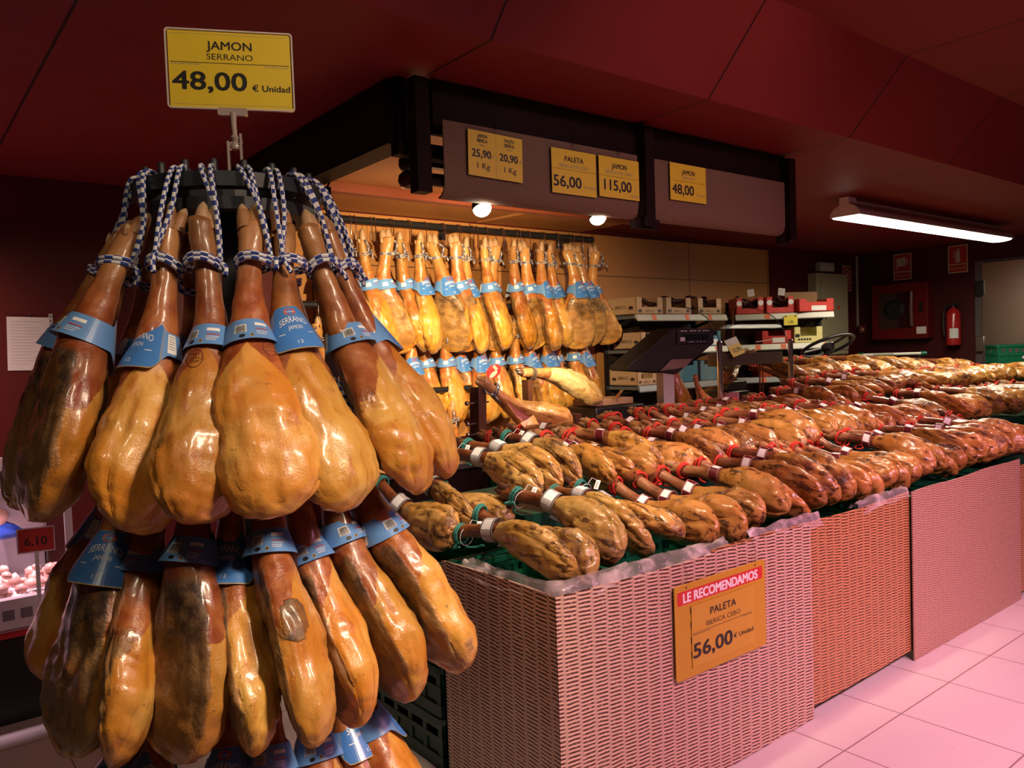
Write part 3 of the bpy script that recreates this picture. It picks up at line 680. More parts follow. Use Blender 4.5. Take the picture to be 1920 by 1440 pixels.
for o in list(C.objects):
    lb = o.get('label', '')
    if 'round skin stamp' in lb: skin_stamp(o, -.345, -.25, M_INK)
    elif 'large brown spot' in lb:
        o.data = o.data.copy(); inv = o.matrix_world.inverted(); d = inv @ Vector((0, 0, CAM_H)) - Vector((0, 0, -.46)); d.z = 0; d.normalize(); lat = Vector((-d.y, d.x, 0)); at_ = o.data.color_attributes['hc'].data
        for v in o.data.vertices:
            if v.co.dot(d) > 0:
                e = ((v.co.dot(lat) - .012) / .026) ** 2 + ((v.co.z + .455) / .045) ** 2
                if e < 1.3: c = at_[v.index].color; at_[v.index].color = (c[0], max(c[1], 1.25 * sm(e, 1.25, .8)), .5, c[3])
    elif 'broad yellow serrano' in lb: skin_stamp(o, -.335, .30, M_INK, .015, .021)

# ------------------------------------------------------------------ price signs
def sign_plane(o, xa, ya=Vector((0, 0, 1)), off=Vector((0, 0, 0))):
    return lambda x, y: o + xa * x + ya * y + off
def rrect(w, h, r, n=5):
    out = []
    for cx, cy, a0 in ((w / 2 - r, h / 2 - r, 0), (-w / 2 + r, h / 2 - r, pi / 2), (-w / 2 + r, -h / 2 + r, pi), (w / 2 - r, -h / 2 + r, 1.5 * pi)):
        for i in range(n + 1):
            a = a0 + pi / 2 * i / n; out.append((cx + r * cos(a), cy + r * sin(a)))
    return out
def plate(m, w, h, r, y0, y1, mi, cx=0, cz=0):
    """upright rounded plate in the local XZ plane between depths y0 < y1"""
    R = rrect(w, h, r); m.loft([[(cx + x, y1, cz + z) for x, z in R], [(cx + x, y0, cz + z) for x, z in R]], mi)
def local(y): return lambda x, z: Vector((x, y, z))
def hline(m, x0, x1, z, t, y, mi): m.quad((x0, y, z - t / 2), (x1, y, z - t / 2), (x1, y, z + t / 2), (x0, y, z + t / 2), mi)

rs = empty('price_sign', (0.765, 2.095, 2.312), radians(-38.56 + 13), 'yellow JAMON SERRANO 48,00 price sign on top of the ham tower', 'price sign')
m = MB(); plate(m, .318, .205, .010, .0020, .0045, 0); m.build('acrylic_sleeve', M_ACR, rs)
m = MB(); R = rrect(.318, .205, .010); Rin = rrect(.310, .197, .007)
m.loft([[(x, -.0048, z) for x, z in R], [(x, .0048, z) for x, z in R], [(x, .0048, z) for x, z in Rin], [(x, -.0048, z) for x, z in Rin]], 0, closed=True)
m.build('sleeve_rim', pm('bright acrylic edge', (0.62, 0.55, 0.48), 0.15, coat=.5), rs)
m = MB(); m.box(-.152, .152, -.0008, .0008, -.098, .098, 0); f = local(-.0012)
m.text('JAMON', .0305, -.0015, .052, f, 1, bold=.016, fit=.112); m.text('SERRANO', .022, -.001, .026, f, 1, fit=.115)
hline(m, -.148, .148, .017, .0016, -.0012, 1)
m.text('48,00', .066, -.053, -.052, f, 1, bold=.024, fit=.182); m.text('\u20ac Unidad', .023, .100, -.052, f, 1, bold=.02, fit=.095)
for i in range(8): hline(m, -.147 + i * .009, -.1405 + i * .009, .0125, .0022, -.0012, 2)
for i in range(7): hline(m, .085 + i * .009, .0915 + i * .009, .0115, .0022, -.0012, 2)
for z_ in (-.0905, .0905): hline(m, -.146, .146, z_, .0008, -.0012, 2)
m.build('price_card', [M_YEL, M_BLACK, M_GREYP], rs)
m = MB(); plate(m, .075, .02, .006, -.006, .006, 0, 0, -.108); m.tube([(0, 0, -.11), (0, 0, -.135), (.002, 0, -.17)], [.010, .008, .007], 10); m.lathe([(.012, 0), (.014, .008), (.008, .02), (.013, .03), (.006, .04)], 12, 0, Matrix.Translation((.002, 0, -.205)))
m.box(-.018, -.012, -.010, .010, -.285, -.185); m.box(.014, .02, -.010, .010, -.275, -.165); m.bar((-.015, 0, -.2), (.017, 0, -.18), .01, .016); m.build('clip_stem', M_FROST, rs)
# ------------------------------------------------------------------ ham stand: crates, deck, wicker cards
VF = 1.765; ST = 0.80
def crate(name, x0, y0, z0, sx, sy, h, label, group, mat, holes=True):
    o = empty(name, (x0 + sx / 2, y0 + sy / 2, z0), 0, label, 'crate', group); a, b = sx / 2, sy / 2
    m = MB(); w = .012
    m.box(-a + .02, a - .02, -b + .02, b - .02, 0, .012)
    for s in (-1, 1):
        for (z0_, z1_) in ((.0, .05), (h * .52, h * .62), (h - .045, h)):
            m.box(-a + .012, a - .012, s * (b - .012) - w / 2, s * (b - .012) + w / 2, z0_, z1_); m.box(s * (a - .012) - w / 2, s * (a - .012) + w / 2, -b + .012, b - .012, z0_, z1_)
        n = 8
        for i in range(n + 1):
            x = lerp(-a + .03, a - .03, i / n); m.box(x - .012, x + .012, s * (b - .012) - .004, s * (b - .012) + .004, .04, h - .03)
        for i in range(6):
            y = lerp(-b + .03, b - .03, i / 5); m.box(s * (a - .012) - .004, s * (a - .012) + .004, y - .014, y + .014, .04, h - .03)
        m.box(-a + .014, a - .014, s * (b - .016) - .002, s * (b - .016) + .002, .03, h * .5); m.box(s * (a - .016) - .002, s * (a - .016) + .002, -b + .014, b - .014, .03, h * .5)
    m.build('basket', mat, o)
    m = MB(); R0 = rrect(sx, sy, .03); R1 = rrect(sx - .05, sy - .05, .02)
    m.loft([[(x, y, h - .022) for x, y in R0], [(x, y, h) for x, y in R0], [(x, y, h) for x, y in R1], [(x, y, h - .022) for x, y in R1]], 0, closed=True); m.build('rim', mat, o)
    return o
XF = 1.545
k = 0
for row, (y0, nm) in enumerate(((1.80, 'front'), (2.44, 'rear'))):
    for lv in range(4):
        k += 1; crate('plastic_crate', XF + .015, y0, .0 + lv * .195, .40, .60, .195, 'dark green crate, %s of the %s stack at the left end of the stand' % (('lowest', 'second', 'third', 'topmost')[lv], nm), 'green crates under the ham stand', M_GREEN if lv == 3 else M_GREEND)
for i in range(5):
    crate('plastic_crate', XF + .42 + i * .60, 1.80, .585, .585, .42, .195, 'green crate along the front of the ham stand, %s from the near corner' % ordinal(i + 2), 'green crates under the ham stand', M_GREEN)
# deck the hams lie on, stepping up towards the back
m = MB()
for (x0, x1, y0, y1, z0, z1) in ((1.97, 5.4, 2.24, 3.48, 0.02, .80), (5.4, 9.5, 1.85, 3.5, .02, .80), (1.97, 8.7, 2.42, 3.06, .80, .90), (2.6, 9.5, 2.98, 3.48, .80, .90), (5.8, 9.5, 3.48, 3.95, .02, 1.08)): m.box(x0, x1, y0, y1, z0, z1)
tag(m.build('display_deck', M_GREEND, smooth=0), 'dark stepped deck under the lying hams of the long stand', 'display stand')
def panel(name, pts, z0, z1, mat, label, th=.006, sub=10, bulge=0.0, tops=None):
    """a sheet of card standing along a plan polyline, top edge may sag"""
    m = MB(); P = [Vector((x, y, 0)) for x, y in pts]; rings = []; L = sum((b - a).length for a, b in zip(P, P[1:])); acc = 0
    for q, (a, b) in enumerate(zip(P, P[1:])):
        d = (b - a).normalized(); nrm = Vector((d.y, -d.x, 0))
        for i in range(sub + (1 if q == len(P) - 2 else 0)):
            t = i / sub; p = a.lerp(b, t); s = (acc + (b - a).length * t) / L; o = nrm * (bulge * sin(pi * t))
            zt = z1 + (tops(s) if tops else 0); zb = z0(s) if callable(z0) else z0
            rings.append([p + o + Vector((0, 0, zb)), p + o * .3 + Vector((0, 0, zt)), p + o * .3 - nrm * th + Vector((0, 0, zt)), p + o - nrm * th + Vector((0, 0, zb))])
        acc += (b - a).length
    m.loft(rings, 0); o = m.build(name, mat, smooth=30); return tag(o, label, 'display panel', 'wicker printed cards round the stand')
panel('wicker_panel', [(XF, VF + .615), (XF, VF), (XF + 1.39, VF)], 0.002, ST + .012, M_WICK, 'pinkish wicker-print card folded round the near corner of the ham stand', tops=lambda s: .006 * sin(9 * s) - .008 * sm(s, .3, 1))
panel('wicker_panel', [(2.31, VF + .016), (3.83, VF + .016)], 0.045, ST + .012, M_WICK2, 'browner wicker-print card in the middle of the stand front', bulge=.01, tops=lambda s: .006 * sin(7 * s))
panel('wicker_panel', [(3.815, VF - .004), (5.155, VF - .004)], 0.002, ST + .018, M_WICK3, 'faded wicker-print card at the far part of the stand front', tops=lambda s: .012 * s + .004 * sin(12 * s))
panel('wicker_panel', [(5.17, VF + .012), (6.4, VF + .012)], 0.03, ST - .02, M_WICK2, 'dark wicker-print card cut by the right picture edge')
# LE RECOMENDAMOS board
rb = empty('price_board', (2.33, VF - .008, .568), 0, 'yellow LE RECOMENDAMOS board, PALETA 56,00, on the wicker front', 'price sign')
m = MB(); plate(m, .525, .328, .012, -.0045, -.0005, 0); f = local(-.0050)
m.quad((-.248, -.0048, .095), (.245, -.0048, .095), (.245, -.0048, .142), (-.248, -.0048, .142), 1)
m.text('LE RECOMENDAMOS', .046, -.002, .102, f, 2, bold=.045, fit=.43)
for sx in (-1, 1): m.add([(sx * .2 + .004 * cos(a), -.0048, .152 + .004 * sin(a)) for a in [2 * pi * i / 10 for i in range(10)]], [tuple(range(10))], 3)
m.build('board', [M_YELD, M_RED, M_WHITE, M_BLACK], rb)
m = MB(); m.box(-.178, .185, -.0072, -.0050, -.135, .082, 0); f = local(-.0078)
m.text('PALETA', .036, 0, .032, f, 1, bold=.02, fit=.150); m.text('IBERICA CEBO', .024, .0, -.004, f, 1, fit=.198); hline(m, -.175, .175, -.016, .0016, -.0078, 1)
m.text('56,00', .072, -.172, -.102, f, 1, 'L', bold=.03, fit=.220); m.text('\u20ac Unidad', .024, .176, -.088, f, 1, 'R', bold=.015, fit=.118)
for i in range(12): hline(m, -.172 + i * .008, -.166 + i * .008, -.021, .002, -.0078, 1)
for i in range(6): hline(m, .115 + i * .010, .121 + i * .010, -.021, .002, -.0078, 1)
for z_ in (.055, .005, -.05, -.1): m.quad((-.182, -.0052, z_), (-.1775, -.0052, z_), (-.1775, -.0052, z_ + .025), (-.182, -.0052, z_ + .025), 1)
m.build('price_card', [pm('ochre price card', (0.52, 0.32, 0.02), 0.4, 0.05), M_BLACK], rb)
m = MB()
for sx in (-1, 1): m.tube([(sx * .2, -.003, .152), (sx * .2 + .004, -.006, .2), (sx * .2 + .002, .006, .245), (sx * .2 - .002, .012, .2)], .0012, 6)
m.build('hanging_wire', M_CHROME, rb)
# plastic film over the crate rims
def film(name, pts, wid, label, seed):
    rn = random.Random(seed); m = MB(); P = rope_curve(pts, .02); K = 9; rings = []
    for i, p in enumerate(P):
        t = (P[min(i + 1, len(P) - 1)] - P[max(0, i - 1)]).normalized(); nrm = Vector((t.y, -t.x, 0)); row = []
        for k in range(K):
            q = k / (K - 1) - .5; n1 = noise.noise(Vector((i * .22, k * .8, seed))); n2 = noise.noise(Vector((i * .7, k * 1.7, seed + 9)))
            row.append(p + nrm * (wid * q + (.010 * n1)) + Vector((0, 0, .030 * (1 - (2 * q) ** 2) - .018 * (q > .3) + .020 * n1 + .008 * n2)))
        rings.append(row)
    vs = [v for r in rings for v in r]; fs = []
    for i in range(len(rings) - 1):
        for k in range(K - 1): fs.append((i * K + k, i * K + k + 1, (i + 1) * K + k + 1, (i + 1) * K + k))
    m.add(vs, fs, 0); o = m.build(name, M_FILM, smooth=180); return tag(o, label, 'plastic film')
film('plastic_film', [(1.585, 2.28, .80), (1.585, 1.95, .80), (1.63, 1.82, .805), (1.85, 1.805, .81), (2.15, 1.81, .805), (2.42, 1.81, .80)], .085, 'crumpled clear film over the green crate at the near corner', 3)
film('plastic_film', [(2.55, 1.80, .805), (2.75, 1.795, .81), (2.95, 1.80, .81), (3.05, 1.80, .80)], .06, 'crumpled film on the stand edge above the recommendation board', 5)
film('plastic_film', [(3.35, 1.80, .80), (3.6, 1.795, .81), (3.82, 1.80, .81)], .06, 'strip of film at the joint of the brown and faded wicker cards', 8)

# ------------------------------------------------------------------ collars and ropes of the lying shoulders
def lying_collar(name, mats, r=.043, hgt=.05, tail=True, flare=.02):
    m = MB(); n = 26
    for i in range(n):
        a0 = -2.5 + 5.4 * i / n; a1 = -2.5 + 5.4 * (i + 1) / n
        def P(a, z, o=0.0): rr = r + flare * sm(a, 1.8, 2.9) + o + .004 * sin(3 * a); return Vector((rr * sin(a), -rr * cos(a), z + .01 * sin(a + 1)))
        mi = 1 if -1.1 < (a0 + a1) / 2 < .0 else 0
        m.quad(P(a0, -hgt / 2), P(a1, -hgt / 2), P(a1, hgt / 2), P(a0, hgt / 2), 0); m.quad(P(a0, -hgt / 2, -.001), P(a0, hgt / 2, -.001), P(a1, hgt / 2, -.001), P(a1, -hgt / 2, -.001), 2)
        if mi: m.quad(P(a0, -hgt * .36, .0007), P(a1, -hgt * .36, .0007), P(a1, hgt * .36, .0007), P(a0, hgt * .36, .0007), 1)
        for z_ in (-.47, .41): m.quad(P(a0, hgt * z_, .0006), P(a1, hgt * z_, .0006), P(a1, hgt * (z_ + .06), .0006), P(a0, hgt * (z_ + .06), .0006), 3)
        if .35 < a0 < 1.7:
            m.quad(P(a0, -hgt * .2, .0006), P(a0 + .12, -hgt * .2, .0006), P(a0 + .12, hgt * .22, .0006), P(a0, hgt * .22, .0006), 3)
    o = m.build(name, mats); me = o.data; bpy.data.objects.remove(o); return me
COL_R = lying_collar('maroon_collar', [M_MARLB, M_WHITE, M_LILAC, pm('rose print', (.45, .2, .16), .5)])
COL_G = lying_collar('grey_collar', [M_GREYLB, M_WHITE, M_LILAC, M_BLACK], .044, .062)
def medal(name):
    m = MB(); n = 20
    m.add([Vector((.036 * cos(2 * pi * i / n), -.0005, .05 * sin(2 * pi * i / n))) for i in range(n)], [tuple(range(n))], 0); m.add([Vector((.036 * cos(2 * pi * i / n), .0005, .05 * sin(2 * pi * i / n))) for i in reversed(range(n))], [tuple(range(n))], 0)
    m.add([Vector((.012 + .012 * cos(2 * pi * i / n), -.001, -.012 + .03 * sin(2 * pi * i / n))) for i in range(n)], [tuple(range(n))], 1)
    for k in range(4): m.quad((-.024 + k * .008, -.001, .012), (-.018 + k * .008, -.001, .012), (-.018 + k * .008, -.001, .03), (-.024 + k * .008, -.001, .03), 1)
    o = m.build(name, [M_RED, pm('cream print', (.7, .55, .42), .5)]); me = o.data; bpy.data.objects.remove(o); return me
MEDAL = medal('oval_medal')
def ankle_rope(name, mat, r, seed, turns=2, tails=2):
    rn = random.Random(seed); m = MB()
    for k in range(turns):
        t0 = rn.uniform(-.010, .010); lp = [((r + .002 * k) * cos(2 * pi * i / 14), .002 + (r + .002 * k) * sin(2 * pi * i / 14), k * .011 + t0 * cos(2 * pi * i / 14)) for i in range(15)]
        m.tube([Vector(p) + Vector((0, 0, .0012 * (i % 2))) for i, p in enumerate(rope_curve(lp, .007))], [.0048 * (1 + .14 * (i % 2)) for i in range(len(rope_curve(lp, .007)))], 7)
    for k in range(tails):
        s = rn.choice((-1, 1)); a = Vector((s * r * .6, -r * .85, 0)); pts = [a, a + Vector((s * .012, -.020, .008)), a + Vector((s * .030, -.016, -.012 - .02 * rn.random())), a + Vector((s * .036, -.004, -.035 - .03 * rn.random()))]
        m.tube(rope_curve(pts, .007), .0042, 6)
    if rn.random() < .6:     # bow loop
        s = rn.choice((-1, 1)); a = Vector((0, -r, .006)); lp = [a + Vector((s * .02 * (1 - cos(q)) * 1.2, -.012 * sin(q / 2), .022 * sin(q))) for q in [2 * pi * i / 10 for i in range(11)]]; m.tube(rope_curve(lp, .007), .0042, 6)
    o = m.build(name, mat); me = o.data; bpy.data.objects.remove(o); return me
AR_R = [ankle_rope('ankle_rope_red', M_ROPER, .0335, 20 + k) for k in range(4)]
AR_G = [ankle_rope('ankle_rope_green', M_ROPEG, .0335, 30 + k, 2, 3) for k in range(3)]
AR_K = [ankle_rope('ankle_rope_dark', M_ROPEK, .0330, 50 + k, 3, 3) for k in range(2)]
def string_tag(name, seed):
    rn = random.Random(seed); m = MB(); lp = [(.034 * cos(2 * pi * i / 12), .002 + .034 * sin(2 * pi * i / 12), -.012) for i in range(13)]; m.tube(rope_curve(lp, .01), .0014, 5)
    e = Vector((.05, -.045, -.030)); m.tube([Vector((.01, -.033, -.012)), Vector((.04, -.05, .0)), e], .0013, 5)
    a = .7 + rn.random(); M = Matrix.Translation(e) @ Matrix.Rotation(a, 4, 'Y') @ Matrix.Rotation(.4, 4, 'X')
    m.box(-.009, .009, -.0008, .0008, -.052, .004, 1, M)
    for k in range(9): m.box(-.006, .006 - .003 * (k % 2), -.0014, -.0008, -.046 + k * .0045, -.0435 + k * .0045, 2, M)
    o = m.build(name, [M_WHITE, M_WHITE, M_GREYP]); me = o.data; bpy.data.objects.remove(o); return me
STAG = [string_tag('string_tag', 3), string_tag('string_tag', 7)]

def lying(end, hoof, mesh_i, style, label, group, lean, seed, detail=True, sc=1.0):
    rn = random.Random(seed); end = Vector(end); hoof = Vector(hoof); ax = (hoof - end).normalized(); up = Vector((0, 0, 1))
    src, ctr = (PAL, PALB) if style in ('green',) else (PALR, PALRB)
    M = basis(ax, up, end + ax * .62 * sc) @ Matrix.Rotation(radians(lean), 4, 'Z')
    if sc != 1.0: M = M @ Matrix.Scale(sc, 4)
    h = linko('cured_shoulder', src[mesh_i % len(src)], None, M); tag(h, label, 'ham', group)
    linko('trotter', HOOF[{'green': 3, 'red': (0, 2, 2)[seed % 3], 'dark': 2}[style]], h)
    rp = {'green': AR_G, 'red': AR_R, 'dark': AR_K}[style]
    linko('rope', rp[seed % len(rp)], h, Matrix.Translation((0, 0, -.075)) @ Matrix.Rotation(radians(-90 - lean + rn.uniform(-40, 40)), 4, 'Z'))
    if detail:
        cx, cy = ctr[mesh_i % len(ctr)]
        col = COL_G if style == 'green' else COL_R
        if style != 'dark': linko('label_collar', col, h, Matrix.Translation((cx, cy, -.235)) @ Matrix.Rotation(radians(90 - lean + rn.uniform(-35, 35)), 4, 'Z') @ Matrix.Rotation(radians(rn.uniform(-10, 10)), 4, 'X'))
        if style == 'green' and seed % 2 == 0: linko('string_tag', STAG[seed // 2 % 2], h, Matrix.Translation((0, 0, -.085)) @ Matrix.Rotation(radians(90 - lean), 4, 'Z'))
    return h
rnd = random.Random(77)
GA, GB, GC, GD = 'shoulder hams in the front row of the stand', 'shoulder hams in the second row of the stand', 'shoulder hams in the third row of the stand', 'shoulder hams heaped at the far back of the stand'
# front row: the first eight as the photo shows them, then on along the edge
fr = [(1.705, 1.610, .90), (1.800, 1.745, .94), (1.925, 1.880, 1.01), (2.075, 2.09, .985), (2.215, 2.23, .99), (2.435, 2.44, .975), (2.59, 2.60, .97), (2.745, 2.76, .975)]
x = 2.745
while x < 5.75:
    x += rnd.uniform(.122, .146); fr.append((x, x + rnd.uniform(-.01, .035), .985 + rnd.uniform(-.015, .03)))
for i, (xe, xh, zh) in enumerate(fr):
    st = 'green' if i < 5 else 'red'; n = ordinal(i + 1)
    lab = '%s ham from the near corner in the front row, %s' % (n, 'grey label, green rope' if st == 'green' else 'red rope')
    lying((xe, 1.825 + rnd.uniform(-.012, .012), .862 + rnd.uniform(-.006, .012)), (xh, 2.42, zh), rnd.randrange(6), st, lab, GA, rnd.uniform(-35, 35) + (90 if i in (4,) else 0), 300 + i, True, rnd.uniform(.98, 1.08) if i not in (0,) else .98)
x = 1.62; i = 0
while x < 8.6:
    st = 'green' if x < 2.42 else 'red'; i += 1
    dz = .02 * sin(x * 3.1) + rnd.uniform(-.01, .015) - .06 * (x < 1.95)
    lab = '%s ham from the left end in the second row, %s' % (ordinal(i), 'dark shank, green rope' if st == 'green' else 'red rope')
    lying((x, 2.39 + rnd.uniform(-.045, .04), .975 + dz + rnd.uniform(-.012, .022)), (x + rnd.uniform(-.09, .07), 2.96 + rnd.uniform(-.03, .04), 1.105 + dz + rnd.uniform(-.01, .02)), rnd.randrange(6), st, lab, GB, rnd.uniform(-50, 50), 400 + i, x < 6.5, rnd.uniform(.94, 1.06))
    x += rnd.uniform(.116, .150) if x < 5.5 else rnd.uniform(.150, .19)
x = 2.62; i = 0
while x < 9.35:
    i += 1; dz = .02 * sin(x * 2.3) + rnd.uniform(-.01, .02) - .065 * (1 - sm(x, 3.4, 4.4)) + .10 * sm(x, 4.9, 6.2) * (1 - .6 * sm(x, 7.2, 9.2)); flip = rnd.random() < .12
    e, hf = (x, 2.94 + rnd.uniform(-.03, .03), 1.055 + dz), (x + rnd.uniform(-.08, .10), 3.49, 1.145 + dz)
    lab = '%s ham from the left in the third row, red rope, before the counter' % ordinal(i)
    lying(e, hf, rnd.randrange(6), 'red', lab, GC, rnd.uniform(-70, 70), 500 + i, x < 6.2, rnd.uniform(.95, 1.05)); x += rnd.uniform(.130, .165)
x = 5.86; i = 0
while x < 9.35:
    i += 1; dz = .09 * (1 - sm(x, 6.8, 9.0)) + rnd.uniform(-.015, .02); st = 'dark' if x > 7.2 else 'red'
    lab = '%s ham from the left in the rearmost row, %s' % (ordinal(i), 'tied with dark cord' if st == 'dark' else 'pale trotter, red rope')
    lying((x, 3.50, 1.17 + dz), (x + rnd.uniform(-.10, .08), 4.02, 1.275 + dz), rnd.randrange(6), st, lab, GD, rnd.uniform(-70, 70), 600 + i, False, 1.0 if st == 'red' else .95); x += rnd.uniform(.150, .19)
# ------------------------------------------------------------------ canopy over the stall with price cards and lamps
VFS = 2.75
def fascia(x0, x1, label):
    o = empty('canopy_board', ((x0 + x1) / 2, VFS, 2.2), 0, label, 'canopy board', 'woven mat boards over the counter'); a = (x1 - x0) / 2
    m = MB(); P = [(0, .318), (0, .07), (.003, .045), (.012, .022), (.028, .006), (.048, .0)]; n = 24; rings = []
    for i in range(n + 1):
        x = lerp(-a, a, i / n); rings.append([(x, y, z) for y, z in P] + [(x, y + .006, z + (.008 if k else 0)) for k, (y, z) in reversed(list(enumerate(P)))])
    m.loft(rings, 0); m.build('woven_face', M_MAT, o, smooth=50); return o
fascia(1.875, 3.05, 'woven mat canopy board carrying three yellow price cards'); fascia(3.17, 4.36, 'woven mat canopy board with the single 48,00 card, at right')
cf = empty('canopy_support', (1.75, VFS, 2.18), 0, 'dark red canopy frame posts and rails holding the woven boards', 'canopy')
for nm, x in (('post', 0), ('post', 1.36), ('post', 2.66)):
    m = MB(); z0 = -.01 if x else .03
    m.box(x - .012, x + .055, -.012, .05, z0, .49); m.build(nm, M_DARKW, cf)
m = MB(); m.box(-.03, 2.69, .10, .16, .20, .26); m.build('rail', M_DARKW, cf)
for b_ in ((.0, .16, .02, .05, .07, .095), (1.30, 1.48, .02, .06, -.02, .03), (2.60, 2.68, .02, .06, -.03, .03)): MB().box(*b_).build('bracket', M_DARKW, cf)
for x in (0, 1.36, 2.66):
    m = MB(); m.bar((x, .13, .23), (x, .13, .52), .04, .04); m.build('hanger', M_DARKW, cf)
m = MB(); m.box(1.86, 4.45, 2.80, 2.83, 2.47, 2.695); struct(m.build('added_gap_board', M_DARKW, smooth=0))  # added dark board, blocks the lit soffit so the gap above reads black
def card(x0, x1, z0, z1, label, texts, tilt=0.0):
    o = empty('price_card', ((x0 + x1) / 2, VFS - .012, (z0 + z1) / 2), 0, label, 'price sign', 'yellow price cards on the canopy'); W_, H_ = x1 - x0, z1 - z0
    m = MB(); m.box(-W_ / 2, W_ / 2, -.001, .001, -H_ / 2, H_ / 2, 0); f = local(-.0016)
    for t in texts:
        if t[0] == 'line': hline(m, t[1], t[2], t[3], .0013, -.0016, 1)
        elif t[0] == 'vline': m.quad((t[1], -.0016, -H_ / 2), (t[1] + .001, -.0016, -H_ / 2), (t[1] + .001, -.0016, H_ / 2), (t[1], -.0016, H_ / 2), 2)
        else: m.text(t[0], t[1], t[2], t[3], f, t[6] if len(t) > 6 else 1, bold=t[4], fit=t[5])
    m.build('card', [M_YEL, M_BLACK, M_GREYP], o, rot=(0, radians(tilt), 0))
    m = MB(); R = rrect(W_ + .012, H_ + .012, .006); m.loft([[(x, .0016, z) for x, z in R], [(x, .0030, z) for x, z in R]], 0); m.build('sleeve', M_ACR, o, rot=(0, radians(tilt), 0))
    m = MB(); cx = 0; m.bar((cx, .004, H_ / 2), (cx, .004, H_ / 2 + .06), .012, .006); m.bar((cx - .012, .0, H_ / 2 + .03), (cx + .012, .0, H_ / 2 + .03), .02, .016); m.tube([(cx, .004, H_ / 2 + .05), (cx, .02, H_ / 2 + .085), (cx, .05, H_ / 2 + .07)], .006, 8)
    m.build('clip', M_ACR, o, rot=(0, radians(tilt), 0)); return o
card(1.990, 2.285, 2.300, 2.492, 'double yellow card, JAMON IBERICA 25,90 and PALETA IBERICA 20,90', [('JAMON', .021, -.073, .068, .02, .050), ('IBERICA', .021, -.073, .048, .02, .054), ('25,90', .046, -.078, -.015, .03, .100), ('\u20ac', .018, -.018, -.012, 0, None, 2), ('1 Kg', .034, -.068, -.062, .01, .066),
     ('PALETA', .021, .075, .068, .02, .054), ('IBERICA', .021, .075, .048, .02, .054), ('20,90', .046, .070, -.015, .03, .100), ('\u20ac', .018, .136, -.012, 0, None, 2), ('1 Kg', .034, .078, -.062, .01, .066), ('bellota', .010, -.073, .034, 0, .03, 2), ('bellota', .010, .075, .034, 0, .03, 2), ('vline', 0)], 1.2)
card(2.458, 2.742, 2.275, 2.480, 'yellow card PALETA IBERICA DE CEBO 56,00 on the canopy', [('PALETA', .034, 0, .048, .025, .120), ('IBERICA DE CEBO', .022, 0, .020, 0, .190, 2), ('line', -.14, .14, .010, 0), ('56,00', .072, -.045, -.070, .025, .175), ('\u20ac Unidad', .020, .098, -.068, 0, .075, 2)])
card(2.762, 3.045, 2.286, 2.482, 'yellow card JAMON IBERICO DE CEBO 115,00 on the canopy', [('JAMON', .034, 0, .045, .025, .105), ('IBERICO DE CEBO', .022, 0, .018, 0, .190, 2), ('line', -.14, .14, .005, 0), ('115,00', .072, -.012, -.062, .025, .190), ('\u20ac', .018, .115, -.045, 0, None, 2), ('Unidad', .018, .105, -.085, 0, .06, 2)])
card(3.285, 3.582, 2.318, 2.512, 'yellow card JAMON SERRANO 48,00 alone on the right canopy board', [('JAMON', .034, 0, .043, .025, .105), ('SERRANO', .020, 0, .020, 0, .10, 2), ('line', -.14, .14, .006, 0), ('48,00', .072, -.045, -.062, .025, .175), ('\u20ac Unidad', .020, .10, -.062, 0, .075, 2)])
BULB = em('lit halogen', (1.0, 0.86, 0.62), 30.0); DARKB = pm('unlit brown bulb', (0.05, 0.012, 0.006), 0.08, coat=1.0)
def downlight(x, y, z, tgt, power, label, deg=70, col=AMBER):
    o = empty('spotlight', (x, y, z), 0, label, 'spotlight', 'small spotlights under the canopy'); d = Vector((.05, -.40, -1)).normalized(); M = basis(-d, Vector((1, 0, 0)), Vector((0, 0, 0)))
    m = MB(); m.lathe([(.012, .055), (.026, .045), (.040, .022), (.045, .0), (.041, -.002), (.036, .010)], 20, 0, M, cap=False); m.build('housing', M_KNOB, o)
    m = MB(); m.lathe([(.041, .002), (.041, -.008), (.036, -.022), (.024, -.033), (.010, -.038), (.001, -.039)], 20, 0, M); m.build('bulb', BULB, o)
    m = MB(); a = M @ Vector((0, 0, .05)); m.tube([a, a.lerp(Vector((0, 0, .10)), .6), (0, .0, .16)], .008, 8); m.build('bracket', M_KNOB, o)
    s = spot('spotlight_beam', (Vector((x, y, z)) + d * .055), tgt, power, col, deg, 0.8, .03); s.parent = None
    return o
downlight(2.12, 2.83, 2.190, (2.9, 5.2, 1.75), 410, 'lit spotlight below the double price card', 72)
downlight(2.837, 2.83, 2.205, (3.8, 5.2, 1.68), 530, 'lit spotlight below the 115,00 card', 72)
tr = empty('track_lamp', (1.90, 3.00, 2.36), 0, 'unlit round brown spotlight on a dark track at the canopy end', 'spotlight')
m = MB(); m.box(-.06, 1.2, -.02, .02, .02, .05); m.build('track', M_KNOB, tr)
m = MB(); m.tube([(.06, 0, -.03), (.16, 0, -.03)], [.028, .03], 12); m.tube([(-.06, -.02, -.02), (.06, 0, -.02)], .010, 8); m.build('body', M_KNOB, tr)
m = MB(); m.lathe([(.03, .05), (.032, .02), (.02, .0)], 14, 0, Matrix.Translation((-.075, -.03, -.015))); m.build('socket', M_KNOB, tr)
m = MB(); m.lathe([(.004, -.045), (.028, -.036), (.040, -.012), (.036, .014), (.018, .032), (.004, .036)], 18, 0, Matrix.Translation((-.075, -.035, -.05))); m.build('bulb', DARKB, tr)
cl = empty('sign_clips', (1.80, 3.75, 2.40), 0, 'pair of dark clips hanging from the canopy side beam', 'clip')
